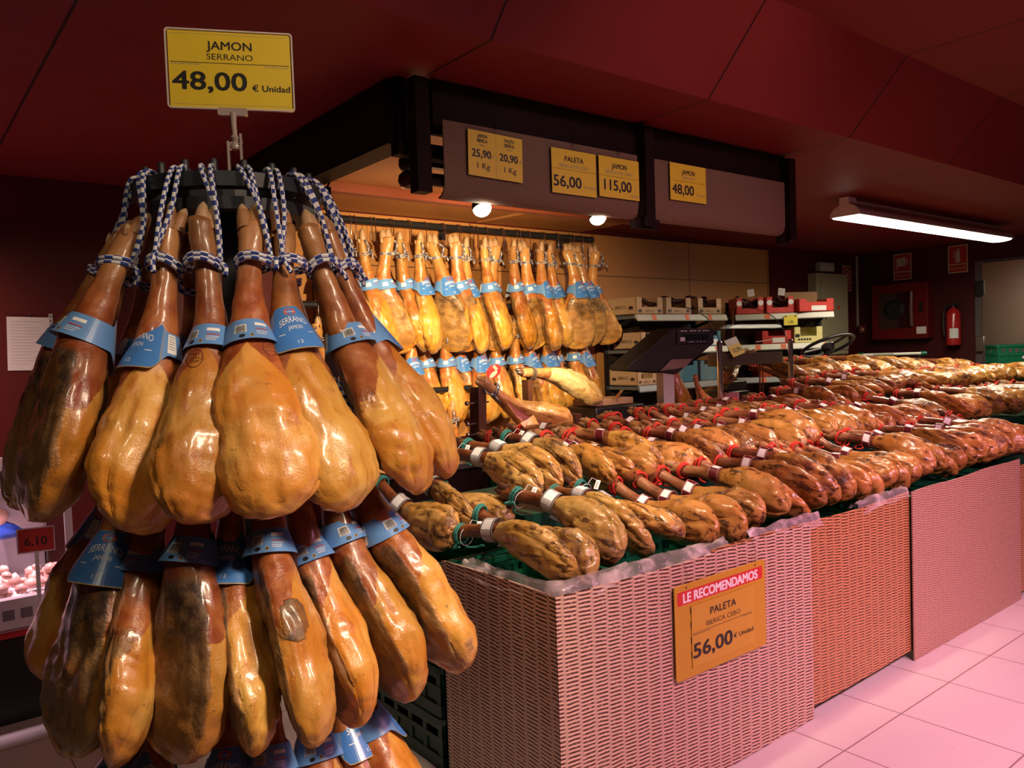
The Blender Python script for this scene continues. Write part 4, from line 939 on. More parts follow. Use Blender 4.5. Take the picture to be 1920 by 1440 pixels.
for s in (-1, 1):
    m = MB(); m.bar((s * .035, 0, .02), (s * .035, 0, -.06), .03, .02); m.bar((s * .035, 0, -.06), (s * .035 - .005, 0, -.13), .02, .012); m.tube([(s * .035, 0, .02), (s * .035 + .012, 0, .045), (s * .035, 0, .06)], .006, 6); m.build('clip', M_KNOB, cl)

# ------------------------------------------------------------------ hanging hams on the back wall
VR = 5.22
def rail(z, x0, x1, label):
    o = empty('hanging_rail', ((x0 + x1) / 2, VR, z), 0, label, 'rail'); a = (x1 - x0) / 2
    m = MB(); m.tube([(-a, 0, 0), (a, 0, 0)], .026, 14); m.build('bar', M_KNOB, o)
    for x in (-a + .1, 0, a - .15):
        m = MB(); m.box(x - .015, x + .015, 0, VB - .03 - VR, -.012, .012); m.box(x - .03, x + .03, VB - .045 - VR, VB - .03 - VR, -.05, .05); m.build('wall_bracket', M_KNOB, o)
    return o
rail(2.545, 2.25, 5.16, 'black upper rail over the top row of hanging hams'); rail(1.93, 2.25, 5.16, 'black middle rail hidden behind the top hanging hams'); rail(1.27, 2.25, 4.0, 'black lower rail behind the second row of hanging hams')
m = MB(); hk = [(0, .0, -.03)] ; hp = [(0, .031 * cos(a), .031 * sin(a)) for a in [radians(q) for q in range(-40, 200, 24)]]
m.tube([Vector(p) for p in hp] + [Vector((0, -.030, -.04)), Vector((0, -.028, -.11)), Vector((0, -.020, -.150)), Vector((0, -.034, -.160)), Vector((0, -.044, -.145))], .0032, 6)
HK = m.build('steel_hook', M_CHROME); HKM = HK.data; bpy.data.objects.remove(HK)
def small_rope(seed):
    rn = random.Random(seed); m = MB()
    for k in range(2):
        lp = [((.034) * cos(2 * pi * i / 12), .003 + .034 * sin(2 * pi * i / 12), -.10 + .01 * k + .006 * cos(2 * pi * i / 12 + k)) for i in range(13)]; m.tube(rope_curve(lp, .008), .0042, 6, checker)
    m.tube(rope_curve([(-.03, -.012, -.098), (-.045, -.02, -.05), (-.03, -.01, -.02)], .008), .0042, 6, checker); m.tube(rope_curve([(-.034, -.012, -.098), (-.05, -.03, -.105), (-.055, -.03, -.13)], .008), .0042, 6, checker)
    o = m.build('rail_rope', [pm('greyish blue strand', (.10, .11, .20), .8), pm('greyish strand', (.42, .40, .40), .8)]); me = o.data; bpy.data.objects.remove(o); return me
RR = [small_rope(1), small_rope(2)]
def rail_ham(x, zr, me_, roll, lab, tilt, label, group, seed, hook=True, dy=0.0, k=1.0, kz=1.0):
    k *= 1.10
    hz = zr - .13; M = Matrix.Translation((x, VR - .045 + dy, hz)) @ Matrix.Rotation(radians(-tilt), 4, 'Y') @ Matrix.Rotation(radians(4), 4, 'X') @ Matrix.Rotation(radians(roll), 4, 'Z') @ Matrix.Diagonal((k * 1.42, k * 1.25, k * kz, 1))
    h = linko('cured_ham', SER[me_ % 7], None, M); tag(h, label, 'ham', group); h.material_slots[0].link = 'OBJECT'; h.material_slots[0].material = M_HAMW
    linko('trotter', HOOF[2], h); linko('rope', RR[seed % 2], h)
    b = SERB[me_ % 7]; linko('label_collar', BANDS, h, Matrix.Translation((b[0], b[1], -.272)) @ Matrix.Rotation(radians(lab - roll), 4, 'Z'))
    if hook:
        o = linko('steel_hook', HKM, None, Matrix.Translation((x - .02, VR, zr))); tag(o, 'steel hook holding the ' + label.split(',')[0].replace('ham ', 'ham ', 1), 'hook', 'steel hooks on the rails')
    return h
U1, U2, U3 = 'hams hanging from the upper rail', 'hams hanging from the middle rail', 'hams hanging from the lower rail'
top = [2.48, 2.62, 2.77, 2.93, 3.08, 3.22, 3.37, 3.53, 3.68, 3.82, 3.96, 4.12, 4.27, 4.41, 4.57, 4.73, 4.88, 5.03]
ROLLS = [50, 60, 60, 145, 55, 50, 125, 150, 60, 60, 160, 50, 170, 60, 40, 160, 150, 120]; LABS = [90, 170, 170, 185, 165, 10, 0, 180, -10, 175, 185, 170, 180, 20, 0, 5, -10, 170]
for i, x in enumerate(top):
    n = len(top) - i
    rail_ham(x, 2.545, i * 3 + 1, ROLLS[i], LABS[i], 6 + (i * 7 % 5) * 2.2, '%s ham from the right on the upper rail, %s' % (ordinal(n), 'printed collar' if abs(LABS[i]) < 40 else 'blue collar'), U1, i, True, -.03 - .06 * (i % 2), 1.04, 1.08)
mid = [2.45, 2.62, 2.80, 2.98, 3.22, 3.36, 3.50, 3.70, 3.88, 4.06, 4.22, 4.38, 4.58, 4.74, 4.90, 5.02]
for i, x in enumerate(mid):
    n = len(mid) - i; la = (0, 175, 165, 10)[i % 4]
    rail_ham(x, 1.93, i * 2 + 3, (20, 50, 35, 70)[i % 4] + (i * 17) % 25, la, 5 + (i % 4) * 1.5, '%s ham from the right on the middle rail, %s' % (ordinal(n), 'printed collar' if la < 40 else 'blue collar'), U2, i, True, .10 - .05 * ((i + 1) % 2), 1.02, 1.04)
for i, x in enumerate([2.45, 2.62, 2.80, 2.98, 3.16, 3.34, 3.52]):
    rail_ham(x, 1.27, i * 3 + 2, 40 + 20 * (i % 3), 170, 5, '%s ham from the left on the lower rail, half hidden by the tower' % ordinal(i + 1), U3, i, True, 0, 1.0)
for i, x in enumerate([2.72, 2.88, 3.04, 3.21, 3.52, 3.68, 3.84, 4.11, 4.28, 4.57, 4.73, 4.90]):
    o = linko('steel_hook', HKM, None, Matrix.Translation((x, VR, 2.545)) @ Matrix.Rotation(radians((i * 37) % 30 - 15), 4, 'Z')); tag(o, 'empty steel hook on the upper rail, %s empty one from the left' % ordinal(i + 1), 'hook', 'steel hooks on the rails')

# ------------------------------------------------------------------ staff counter, holders with cut hams, scale, glass case
m = MB(); m.box(2.0, 5.75, 3.52, 4.12, 0, .93, 0); m.box(1.97, 5.78, 3.50, 4.14, .93, .96, 1)
tag(m.build('service_counter', [M_DARKW, M_STEEL], smooth=0), 'steel-topped service counter behind the ham stand', 'counter')
HX, HY = 2.66, 3.60
hd = empty('ham_holder', (HX, HY, .96), 0, 'dark wooden ham holder with steel spikes, left on the counter', 'ham holder')
m = MB(); m.box(-.12, .62, -.11, .11, 0, .035); m.build('base', M_WOODD, hd, bev=.004)
m = MB(); m.bar((-.05, 0, .03), (-.035, 0, .40), .055, .09); m.build('post', M_WOODD, hd, bev=.004)
for z_ in (.315, .20, .14):
    m = MB(); m.tube([(-.14, -.02, z_), (.02, -.02, z_)], .006, 8); m.lathe([(.012, -.006), (.014, 0), (.012, .006)], 10, 0, Matrix.Translation((-.13, -.02, z_)) @ Matrix.Rotation(pi / 2, 4, 'Y')); m.build('spike', M_CHROME, hd)
CUT = ham_mesh('carved', 900, .64, 'serrano', mats=[M_GOLDH, M_MEAT], cut=.012, half=-1, hk=1.35, wk=1.05)
SKN = ham_mesh('skinned', 905, .70, 'serrano', mats=[M_CARV, M_MEAT], cut=.045, hk=1.25, wk=1.0)
ax = Vector((-.80, .16, .44)).normalized(); yv = Vector((.2, .98, -.25))
cut = linko('carved_ham', CUT, None, basis(ax, yv.cross(ax), Vector((HX - .03, HY - .03, 1.385))) @ Matrix.Diagonal((1.12, 1.12, .98, 1))); tag(cut, 'ham being carved in the wooden holder, pink cut face and golden fat', 'ham')
linko('trotter', HOOF[0], cut); linko('rope', RR[0], cut)
ax2 = Vector((-.95, .05, .27)).normalized()
hd2 = empty('ham_holder', (HX + .56, HY + .26, .96), 0, 'second ham holder behind the carved ham, mostly hidden', 'ham holder')
m = MB(); m.box(-.10, .52, -.1, .1, 0, .03); m.build('base', M_WOODD, hd2, bev=.004)
m = MB(); m.bar((-.02, 0, .02), (-.02, 0, .41), .04, .06); m.build('post', M_WOODD, hd2); m = MB(); m.bar((.36, 0, .02), (.36, 0, .17), .05, .12); m.build('rest', M_WOODD, hd2)
skn = linko('skinned_ham', SKN, None, basis(ax2, Vector((-.1, -.75, -.6)), Vector((HX + .50, HY + .26, 1.425))) @ Matrix.Diagonal((1.15, 1.1, 1.0, 1))); tag(skn, 'pale skinned ham with dark shank lying behind the carved one', 'ham'); linko('trotter', HOOF[3], skn); linko('rope', AR_K[0], skn, Matrix.Translation((0, 0, -.09)))
md = linko('oval_medal', MEDAL, None, Matrix.Translation((HX + .155, HY + .10, 1.44)) @ Matrix.Rotation(radians(-30), 4, 'Z') @ Matrix.Rotation(radians(50), 4, 'Y')); tag(md, 'oval red medal card with pale ham print above the carved ham', 'tag')
m = MB(); rings = []
for i in range(10):
    t = i / 9; x = .10 * t; rings.append([Vector((.0 + .05 * t, -.12 - .03 * t, -.10 * t)) + Vector((dx, dy, .02 * sin(3 * t + dx * 30))) for dx, dy in ((-.05, .0), (.0, -.012), (.05, .0), (.05, .004), (.0, -.008), (-.05, .004))])
m.loft(rings, 0); sk = m.build('fat_flap', [M_CARV], smooth=60); sk.parent = cut; sk.matrix_parent_inverse = cut.matrix_world.inverted(); sk.location = (HX + .19, HY - .03, 1.17)
# scale: grey column, black wedge head with display, black base
SX, SY = 4.30, 3.70
sc = empty('counter_scale', (SX, SY, .96), radians(-12), 'black counter scale with wedge head on a grey column', 'scale')
m = MB(); m.box(-.19, .19, -.14, .18, .0, .035); m.box(-.22, .12, -.06, .2, .035, .17); m.build('base', M_KNOB, sc, bev=.008)
m = MB(); m.box(-.06, .03, -.09, -.01, .035, .44); m.box(.031, .036, -.088, -.02, .04, .43); m.build('column', pm('grey lilac column', (.36, .31, .32), .35), sc, bev=.004)
m = MB(); hd_ = [(-.33, .0, .40), (-.15, -.10, .39), (.06, -.12, .42), (.36, -.17, .60), (.36, -.17, .70), (-.10, -.14, .715), (-.14, -.02, .70), (-.33, .02, .46)]
A = [(-.33, -.06, .435), (.04, -.12, .40), (.36, -.13, .60), (.36, -.13, .705), (.03, -.13, .715), (-.02, -.13, .70), (-.33, -.06, .47)]
m.loft([[(x, y, z) for x, y, z in A], [(x, y + .22, z) for x, y, z in A]], 0); m.build('head', M_MATT, sc, bev=.008, smooth=30)
m = MB(); m.box(.03, .35, -.139, -.131, .605, .705, 0)
m.box(.075, .30, -.1405, -.139, .625, .668, 1)
for k in range(4): m.box(.055, .095, -.1412, -.1405, .645 - k * .007, .649 - k * .007, 2)
for x in (.13, .145, .16, .20, .23, .26): m.box(x, x + .008, -.1412, -.1405, .615, .619, 2)
for x in (.06, .09, .14, .17, .21, .25, .28): m.box(x, x + .024, -.1412, -.1405, .690, .694, 2)
m.build('display', [M_KNOB, pm('dark lcd', (.008, .012, .014), .12), M_WHITE], sc)
m = MB(); m.box(-.10, .0, -.128, -.126, .43, .44); m.loft([[(-.10, -.11, .425), (.10, -.13, .445), (.16, -.135, .50), (-.02, -.13, .50)], [(-.10, -.112, .423), (.10, -.133, .443), (.16, -.138, .50), (-.02, -.133, .50)]], 0); m.build('pan_edge', M_STEEL, sc)
m = MB(); m.box(.06, .16, -.145, -.141, .05, .16, 0); m.box(.065, .155, -.146, -.145, .11, .113, 1); m.box(.06, .15, -.1, .0, .165, .185, 0); m.build('label_printer', [M_PAPER, M_BLACK], sc)
# curved glass case
GX0, GX1, GY = 4.755, 5.665, 3.55
gc = empty('glass_case', ((GX0 + GX1) / 2, GY, .96), 0, 'curved glass counter case with two chrome posts', 'display case'); a = (GX1 - GX0) / 2
for s in (-1, 1):
    m = MB(); m.tube([(s * a, 0, 0), (s * a, 0, .605)], .021, 16); m.lathe([(.021, 0), (.016, .008), (.002, .012)], 16, 0, Matrix.Translation((s * a, 0, .605))); m.build('post', M_CHROME, gc)
cv = [(0.0, .02), (0, .30), (.0, .56), (.02, .64), (.06, .72), (.12, .79), (.20, .84), (.30, .875), (.42, .89)]
m = MB(); n = len(cv); rings = [[(-a + .02, y, z), (a - .02, y, z), (a - .02, y + .006, z - .004), (-a + .02, y + .006, z - .004)] for y, z in cv]; m.loft(rings, 0); m.build('curved_pane', M_GLS, gc, smooth=40)
m = MB()
for s in (-1, 1): m.tube([(s * (a - .02), y, z) for y, z in cv[2:]], .0035, 6)
m.build('pane_edge', pm('dark glass edge', (.05, .05, .045), .2), gc)
m = MB(); m.box(-a + .02, -a + .026, .02, .45, .02, .55); m.build('side_pane', M_GLS, gc)
m = MB(); m.box(-a + .03, a - .03, .05, .13, .43, .52); m.build('crossbar', pm('brown grey bar', (.10, .085, .07), .3), gc)
m = MB(); m.tube([(.18, .10, .0), (.18, .10, .43)], .006, 8); m.tube([(.22, .10, .0), (.22, .10, .43)], .006, 8); m.tube([(.13, .30, .525), (.13, .30, .86)], .007, 8); m.build('support_rod', pm('copper rod', (.45, .2, .12), .25, metal=.8), gc)
m = MB(); m.tube([(.02, .02, .60), (.24, .02, .615)], .004, 8); m.build('light_strip', pm('pale strip', (.62, .58, .36), .4), gc)
cp = empty('price_tag', (GX0 + .25, GY + .05, 1.53), 0, 'yellow 12,90 price tag hanging inside the glass case', 'price sign')
m = MB(); M_ = Matrix.Rotation(radians(-25), 4, 'X') @ Matrix.Rotation(radians(-12), 4, 'Y'); m.box(-.085, .085, -.001, .001, -.07, .07, 0, M_); m.box(-.085, .085, -.0014, -.001, .02, .07, 2, M_)
m.text('12,90', .048, .005, -.042, lambda x, y: M_ @ Vector((x, -.0018, y)), 1, bold=.02, fit=.10); m.text('\u20ac/K', .02, .07, -.038, lambda x, y: M_ @ Vector((x, -.0018, y)), 1); m.build('card', [M_YEL, M_BLACK, M_LILAC], cp)
m = MB(); m.bar((0, .0, -.065), (0, .02, -.085), .02, .012); m.build('clip', M_ACR, cp)
m = MB(); rings = []
for i in range(12):
    t = i / 11; rings.append([(.075 * cos(q) * (1 + .12 * sin(3 * q + 5 * t)), .05 * sin(q) * (1 + .1 * sin(4 * q)), .22 * t + .006 * sin(9 * q)) for q in [2 * pi * j / 20 for j in range(20)]])
m.loft(rings, 0); o = m.build('wrapped_meat', pm('pink vacuum-packed meat', (.62, .26, .32), .18, .3, 18, coat=.5), loc=(GX0 + .30, GY + .13, .962), smooth=60); tag(o, 'shiny pink vacuum-packed piece standing behind the glass', 'meat')
h = linko('cured_ham', CUT, None, Matrix.Translation((GX0 - .17, GY + .10, 1.33)) @ Matrix.Rotation(radians(-38), 4, 'Y') @ Matrix.Rotation(radians(-50), 4, 'Z') @ Matrix.Scale(.62, 4)); tag(h, 'halved ham with pink cut face standing left of the chrome post', 'ham')
for i, (x, y, z, r) in enumerate(((.66, .22, .36, 20), (.80, .26, .34, 70))):
    h = linko('cured_ham', PALR[i + 1], None, Matrix.Translation((GX0 + x, GY + y, .96 + z + .19)) @ Matrix.Rotation(radians(60), 4, 'Y') @ Matrix.Rotation(radians(r), 4, 'Z') @ Matrix.Scale(.75, 4)); tag(h, ('red-brown ham piece behind the glass, left of the right post', 'ham piece behind the glass, touching the right chrome post')[i], 'ham')
m = MB(); m.box(-.14, .14, -.11, .11, 0, .22); m.box(-.12, .12, -.1, -.02, .22, .30); o = m.build('slicer_base', M_KNOB, loc=(GX0 + .55, GY + .34, .962), bev=.012); tag(o, 'dark machine block standing inside the glass case', 'slicer')
# hams and board behind the scale
h = linko('cured_ham', SER[4], None, Matrix.Translation((SX + .35, SY + .22, 1.62)) @ Matrix.Rotation(radians(-14), 4, 'Y') @ Matrix.Rotation(radians(40), 4, 'Z')); tag(h, 'ham standing shank up behind the scale, pale shank end', 'ham'); linko('trotter', HOOF[2], h); linko('rope', AR_R[1], h, Matrix.Translation((0, 0, -.08)))
o = MB().box(-.28, .10, -.10, .12, 0, .045).build('cutting_board', pm('worn beech board', (.36, .22, .12), .6), loc=(SX - .25, SY + .24, 1.16), bev=.006); tag(o, 'pale cutting board stacked behind the scale', 'cutting board')
o = MB().box(-.32, .16, -.14, .16, 0, .195).build('board_box', M_KNOB, loc=(SX - .25, SY + .23, .962), bev=.01); tag(o, 'black box under the cutting board, left of the scale', 'box')
m = MB(); m.tube([(0, 0, 0), (.12, -.01, .012)], [.009, .010], 8, 0); m.bar((.12, -.01, .012), (.30, -.02, .03), .024, .0025, 1); o = m.build('carving_knife', [pm('orange brown handle', (.35, .1, .03), .4), M_CHROME], loc=(SX - .36, SY + .10, 1.218), rot=(0, 0, radians(40))); tag(o, 'carving knife lying on the cutting board', 'knife')

# ------------------------------------------------------------------ cornered shelving at the back with boxes
def shelf_bay(A, B, label, tags, left_end=False):
    A = Vector((A[0], A[1], 0)); B = Vector((B[0], B[1], 0)); d = B - A; L = d.length; rz = atan2(d.y, d.x)
    o = empty('shelving_unit', A, rz, label, 'shelves', 'shelving bays at the back')
    m = MB(); m.box(0, L, .44, .46, 0, 1.95); m.build('back_panel', pm('dark brown back panel', (.035, .018, .014), .5), o)
    for x in (0.0, L - .03): MB().box(x, x + .03, .40, .46, 0, 2.0).build('upright', M_KNOB, o)
    MB().box(0.0, L, 0.04, .46, 0, .14).build('plinth', M_KNOB, o)
    for zi, z in enumerate((1.845, 1.53, 1.19)):
        s = MB().box(0, L, .05, .44, z - .03, z).build('shelf', M_GREYM, o)
        m = MB(); rings = [[(x, .048, z - .004), (x, .044, z + .010), (x, .02, z + .006), (x, .004, z - .045), (x, .010, z - .055), (x, .046, z - .02)] for x in (.005, L - .005)]; m.loft(rings, 0)
        for tx in tags[zi]: m.quad((tx, .0030, z - .046), (tx + .055, .0030, z - .046), (tx + .055, .0172, z + .004), (tx, .0172, z + .004), 1)
        m.build('price_rail', [M_LIPG if zi < 2 else M_GREYM, M_ORANGE], s)
        for x in (.06, L - .06): MB().bar((x, .42, z - .12), (x, .10, z - .02), .012, .03).build('bracket', M_KNOB, o)
    return o, rz, A
b1, rz1, A1 = shelf_bay((5.42, 4.93), (6.72, 4.90), 'shelving bay against the wood wall, pine crates and sausages', ((.20, .66, 1.0), (.3, .7, 1.1), (.4,)))
b2, rz2, A2 = shelf_bay((6.95, 4.98), (7.72, 4.32), 'angled shelving bay at right with red boxes', ((.3,), (.2, .46, .90), (.25, .62, .85)))
def onbay(A, rz, x, y, z): return A + Vector((x * cos(rz) - y * sin(rz), x * sin(rz) + y * cos(rz), z))
def crown(m, fn, cx, cz, s, mi):
    pts = [(-1, -.5), (1, -.5), (1.15, .35), (.6, .0), (.35, .7), (0, .15), (-.35, .7), (-.6, .0), (-1.15, .35)]
    m.add([fn(cx + x * s, cz + z * s) for x, z in pts], [(0, 1, 2, 3), (0, 3, 5), (3, 4, 5), (0, 5, 7), (5, 6, 7), (0, 7, 8)], mi)
    m.add([fn(cx + x * s, cz + z * s) for x, z in ((-1, -.85), (1, -.85), (1, -.65), (-1, -.65))], [(0, 1, 2, 3)], mi)
def tray(name, loc, rz, sx, sy, h, mat, label, cat, group, notch=.5, mark=None, fill=None, lug=False):
    """open-topped box, front wall cut low in the middle, printed sides; fill: list of sausages as own objects is built by the caller"""
    o = empty(name, loc, rz, label, cat, group); a, b = sx / 2, sy / 2; w = .008
    m = MB(); m.box(-a, a, -b, b, 0, w); m.box(-a, -a + w, -b, b, 0, h); m.box(a - w, a, -b, b, 0, h); m.box(-a, a, b - w, b, 0, h)
    lo = h * notch; m.box(-a, a, -b, -b + w, 0, lo); m.box(-a, -a * .58, -b, -b + w, lo, h); m.box(a * .58, a, -b, -b + w, lo, h)
    mats = [mat, M_BLACK, M_WHITE]
    if mark == 'crown':
        fs = lambda x, z: Vector((-a - .0006, -x, z)); ff = lambda x, z: Vector((x, -b - .0006, z))
        m.text('IB\u00c9RICO', .04, 0, h * .36, fs, 1, fit=sy * .36, bold=.01)
        for s in (-1, 1): crown(m, fs, s * sy * .33, h * .42, sy * .07, 1); crown(m, ff, s * sx * .36, h * .22, sx * .07, 1)
        m.text('IB\u00c9RICO', .03, 0, h * .12, ff, 1, fit=sx * .36)
    elif mark == 'seal':
        for s in (-1, 1):
            m.add([Vector((s * a * .79 + .028 * cos(q), -b - .0006, h * .66 + .028 * sin(q))) for q in [2 * pi * i / 14 for i in range(14)]], [tuple(range(14))], 2)
    elif mark == 'print':
        for k in range(5): m.box(-a * .75 + k * a * .2, -a * .6 + k * a * .2, -b - .0008, -b, h * .15, h * .27, 1)
        m.add([Vector((-a * .78 + .026 * cos(q), -b - .0006, h * .45 + .020 * sin(q))) for q in [2 * pi * i / 14 for i in range(14)]], [tuple(range(14))], 1)
    elif mark == 'white': m.box(-a * .3, a * .55, -b - .0008, -b, h * .08, h * .46, 2)
    elif mark == 'word': m.text('Chorizo', .05, 0, h * .25, lambda x, z: Vector((x, -b - .0008, z)), 2, fit=sx * .55, bold=.02); mats[2] = M_ORANGE
    m.build('carton', mats, o); return o
def sausage_mesh(seed):
    rn = random.Random(seed); m = MB(); L = .2; pts = []; rr = []
    for i in range(11):
        t = i / 10; pts.append(((t - .5) * L, .025 * sin(pi * t), .01 * sin(7 * t))); rr.append(.021 * sqrt(max(.04, 1 - abs(2 * t - 1) ** 5)) * (1 + .08 * rn.uniform(-1, 1)))
    m.tube(pts, rr, 9); o = m.build('s', M_SAUS); me = o.data; bpy.data.objects.remove(o); return me
SAU = [sausage_mesh(3), sausage_mesh(4)]
def sausages(base, rz, n, sx, sy, z0, label, seed):
    rn = random.Random(seed)
    for i in range(n):
        p = base + Vector((0, 0, z0 + .03 * (i * 3 // max(1, n)) + rn.uniform(0, .02))); q = Vector((rn.uniform(-sx, sx), rn.uniform(-sy, sy), 0)); q.rotate(Matrix.Rotation(rz, 3, 'Z'))
        o = linko('cured_sausage', SAU[i % 2], None, Matrix.Translation(p + q) @ Matrix.Rotation(rz + rn.uniform(-1.2, 1.2), 4, 'Z') @ Matrix.Rotation(rn.uniform(-.3, .3), 4, 'Y')); tag(o, label, 'sausage', label)
PC = 'pine crates on the shelves'
pos = [(.12, 1.855, 'pine crate printed with crowns at the left end of the top shelf'), (.52, 1.855, 'pine crate on the top shelf, second from the left, behind glass'), (.98, 1.855, 'pine crate on the top shelf heaped with wrapped sausages')]
for i, (x, z, lab) in enumerate(pos):
    P = onbay(A1, rz1, x + .06, .22, z); tray('pine_crate', P, rz1, .36, .40, .155, M_WOODC, lab, 'crate', PC, .42, 'crown'); sausages(P, rz1, (3, 7, 12)[i], .08, .13, .05 + .04 * (i > 0), ('dark wrapped sausage in the leftmost top-shelf crate', 'dark sausage in the second top-shelf crate', 'dark sausage heaped in the third top-shelf crate')[i], 20 + i)
for i, (x, lab) in enumerate(((.17, 'pine crate printed with crowns at the left end of the second shelf'), (.50, 'pine crate on the second shelf right above the scale display'))):
    P = onbay(A1, rz1, x + .05, .22, 1.54); tray('pine_crate', P, rz1, .30, .36, .15, M_WOODC, lab, 'crate', PC, .42, 'crown'); sausages(P, rz1, 6, .06, .12, .07, ('dark sausage in the left second-shelf crate', 'dark sausage in the crate above the scale')[i], 30 + i)
for i, (x, lab) in enumerate(((.80, 'blue carton on the second shelf, left one behind the glass'), (1.08, 'blue and white carton on the second shelf behind the glass'))): tray('carton_tray', onbay(A1, rz1, x + .03, .22, 1.54), rz1, .26, .34, .15, M_BLUEB, lab, 'box', 'cartons on the shelves', .7, 'white')
for i, (x, lab) in enumerate(((.70, 'blue carton on the lowest visible shelf, left one'), (1.02, 'blue carton on the lowest visible shelf, right one'))): tray('carton_tray', onbay(A1, rz1, x + .03, .22, 1.20), rz1, .28, .34, .2, M_BLUEB, lab, 'box', 'cartons on the shelves', .8)
tray('pine_crate', onbay(A1, rz1, .14, .22, 1.20), rz1, .26, .36, .15, M_WOODC, 'pine crate on the lowest shelf, left of the scale head', 'crate', PC, .42, 'crown')
for i, (x, lab) in enumerate(((.16, 'red carton on the top shelf of the angled bay, left one'), (.47, 'red carton on the top shelf of the angled bay, middle one'))):
    P = onbay(A2, rz2, x, .20, 1.855); tray('carton_tray', P, rz2, .28, .34, .17, M_REDB, lab, 'box', 'cartons on the shelves', .35, 'seal'); sausages(P, rz2, 6, .06, .1, .08, ('dark sausage in the left red carton', 'dark sausage in the middle red carton')[i], 40 + i)
    q = MB(); q.box(-.035, .035, -.001, .001, 0, .075, 0)
    for k in range(5): q.box(-.028, .026 - .01 * (k % 2), -.0018, -.001, .012 + k * .012, .015 + k * .012, 1)
    o = q.build('note_card', [M_PAPER, M_GREYP], loc=P + Vector((.03, -.05, .19)), rot=(0, radians((-6, 8)[i]), rz2)); tag(o, ('white note card stuck in the left red carton', 'crumpled white note card in the middle red carton')[i], 'card')
P = onbay(A2, rz2, .80, .18, 1.86); t3 = tray('carton_tray', P, rz2 + .25, .40, .32, .13, M_REDB, 'tilted red and white carton at the right end of the top shelf', 'box', 'cartons on the shelves', .75, 'white'); q = MB().box(-.19, .19, .12, .13, .0, .22).build('flap', M_CARD, t3)
tray('carton_tray', onbay(A2, rz2, .43, .2, 1.54), rz2, .30, .32, .135, M_REDB, 'red carton on the second shelf of the angled bay', 'box', 'cartons on the shelves', .6, 'white')
tray('carton_tray', onbay(A2, rz2, .755, .2, 1.54), rz2, .29, .32, .165, M_YELB, 'pale yellow cut-out carton at the right end of the second shelf', 'box', 'cartons on the shelves', .42, 'print')
tray('carton_tray', onbay(A2, rz2, .38, .2, 1.20), rz2, .26, .32, .17, pm('orange carton', (.5, .07, .02), .5), 'orange carton on the lowest shelf of the angled bay', 'box', 'cartons on the shelves', .8)
tray('carton_tray', onbay(A2, rz2, .70, .2, 1.20), rz2, .34, .32, .18, pm('black carton', (.03, .022, .015), .5), 'black carton with an orange word on the lowest shelf', 'box', 'cartons on the shelves', .85, 'word')
P = onbay(A2, rz2, .56, -.012, 1.80); q = MB(); q.box(-.07, .07, -.001, .001, -.075, .03, 0); q.text('1,35', .04, 0, -.055, local(-.0018), 1, bold=.02, fit=.05)
for s in (-1, 1): q.box(s * .05 - .01, s * .05 + .01, -.004, .002, .012, .022, 1)
tag(q.build('price_tag', [pm('lemon price card', (.72, .62, .06), .45), M_BLACK], loc=P, rot=(0, 0, rz2)), 'small lemon price card hanging from the right top shelf', 'price sign')
sw = empty('steering_wheel', (7.25, 4.14, .0), 0, 'black steering wheel of a floor machine in front of the right shelves', 'machine')
m = MB(); m.tube([(.25 * cos(2 * pi * i / 28), .25 * sin(2 * pi * i / 28), 0) for i in range(28)], .016, 10, closed=True); r_ = m.build('rim', M_KNOB, sw, loc=(0, 0, 1.50), rot=(radians(-24), radians(6), 0))
m = MB(); m.lathe([(.06, -.03), (.07, 0), (.05, .03), (.02, .04)], 16)
for k in range(3): m.bar((0, 0, 0), (.24 * cos(2.1 * k + .3), .24 * sin(2.1 * k + .3), 0), .03, .014)
m.build('hub', M_KNOB, sw, loc=(0, 0, 1.49), rot=(radians(-24), radians(6), 0)); MB().tube([(0, 0, 1.47), (.02, .16, 0.3)], [.03, .045], 12).build('column', M_KNOB, sw); MB().box(-.3, .12, -.02, .24, 0, .32).build('body', M_KNOB, sw, bev=.03)

# ------------------------------------------------------------------ back and right wall fittings
eb = empty('electric_cabinet', (9.63, VB - .006, 1.93), 0, 'cream electric cabinet on the back wall behind the shelves', 'cabinet')
MB().box(-.37, .37, -.13, 0, -.56, .48).build('body', M_CREAM, eb, bev=.008); MB().box(-.29, .35, -.145, -.131, -.50, .43).build('door', M_CREAM, eb, bev=.004); MB().box(-.22, -.20, -.16, -.145, -.10, .04).build('handle', M_KNOB, eb)
MB().box(.08, .14, -.147, -.145, .02, .07).build('warning_sticker', M_ORANGE, eb)
em_ = empty('emergency_light', (9.62, VB, 2.46), 0, 'small white emergency light box on top of the electric cabinet', 'emergency light')
MB().box(-.17, .17, -.08, 0, -.02, .10).build('body', pm('grey white casing', (.42, .40, .38), .5), em_, bev=.012); MB().box(-.15, .15, -.085, -.08, .0, .05).build('lens', pm('frosted lens', (.6, .58, .55), .25), em_)
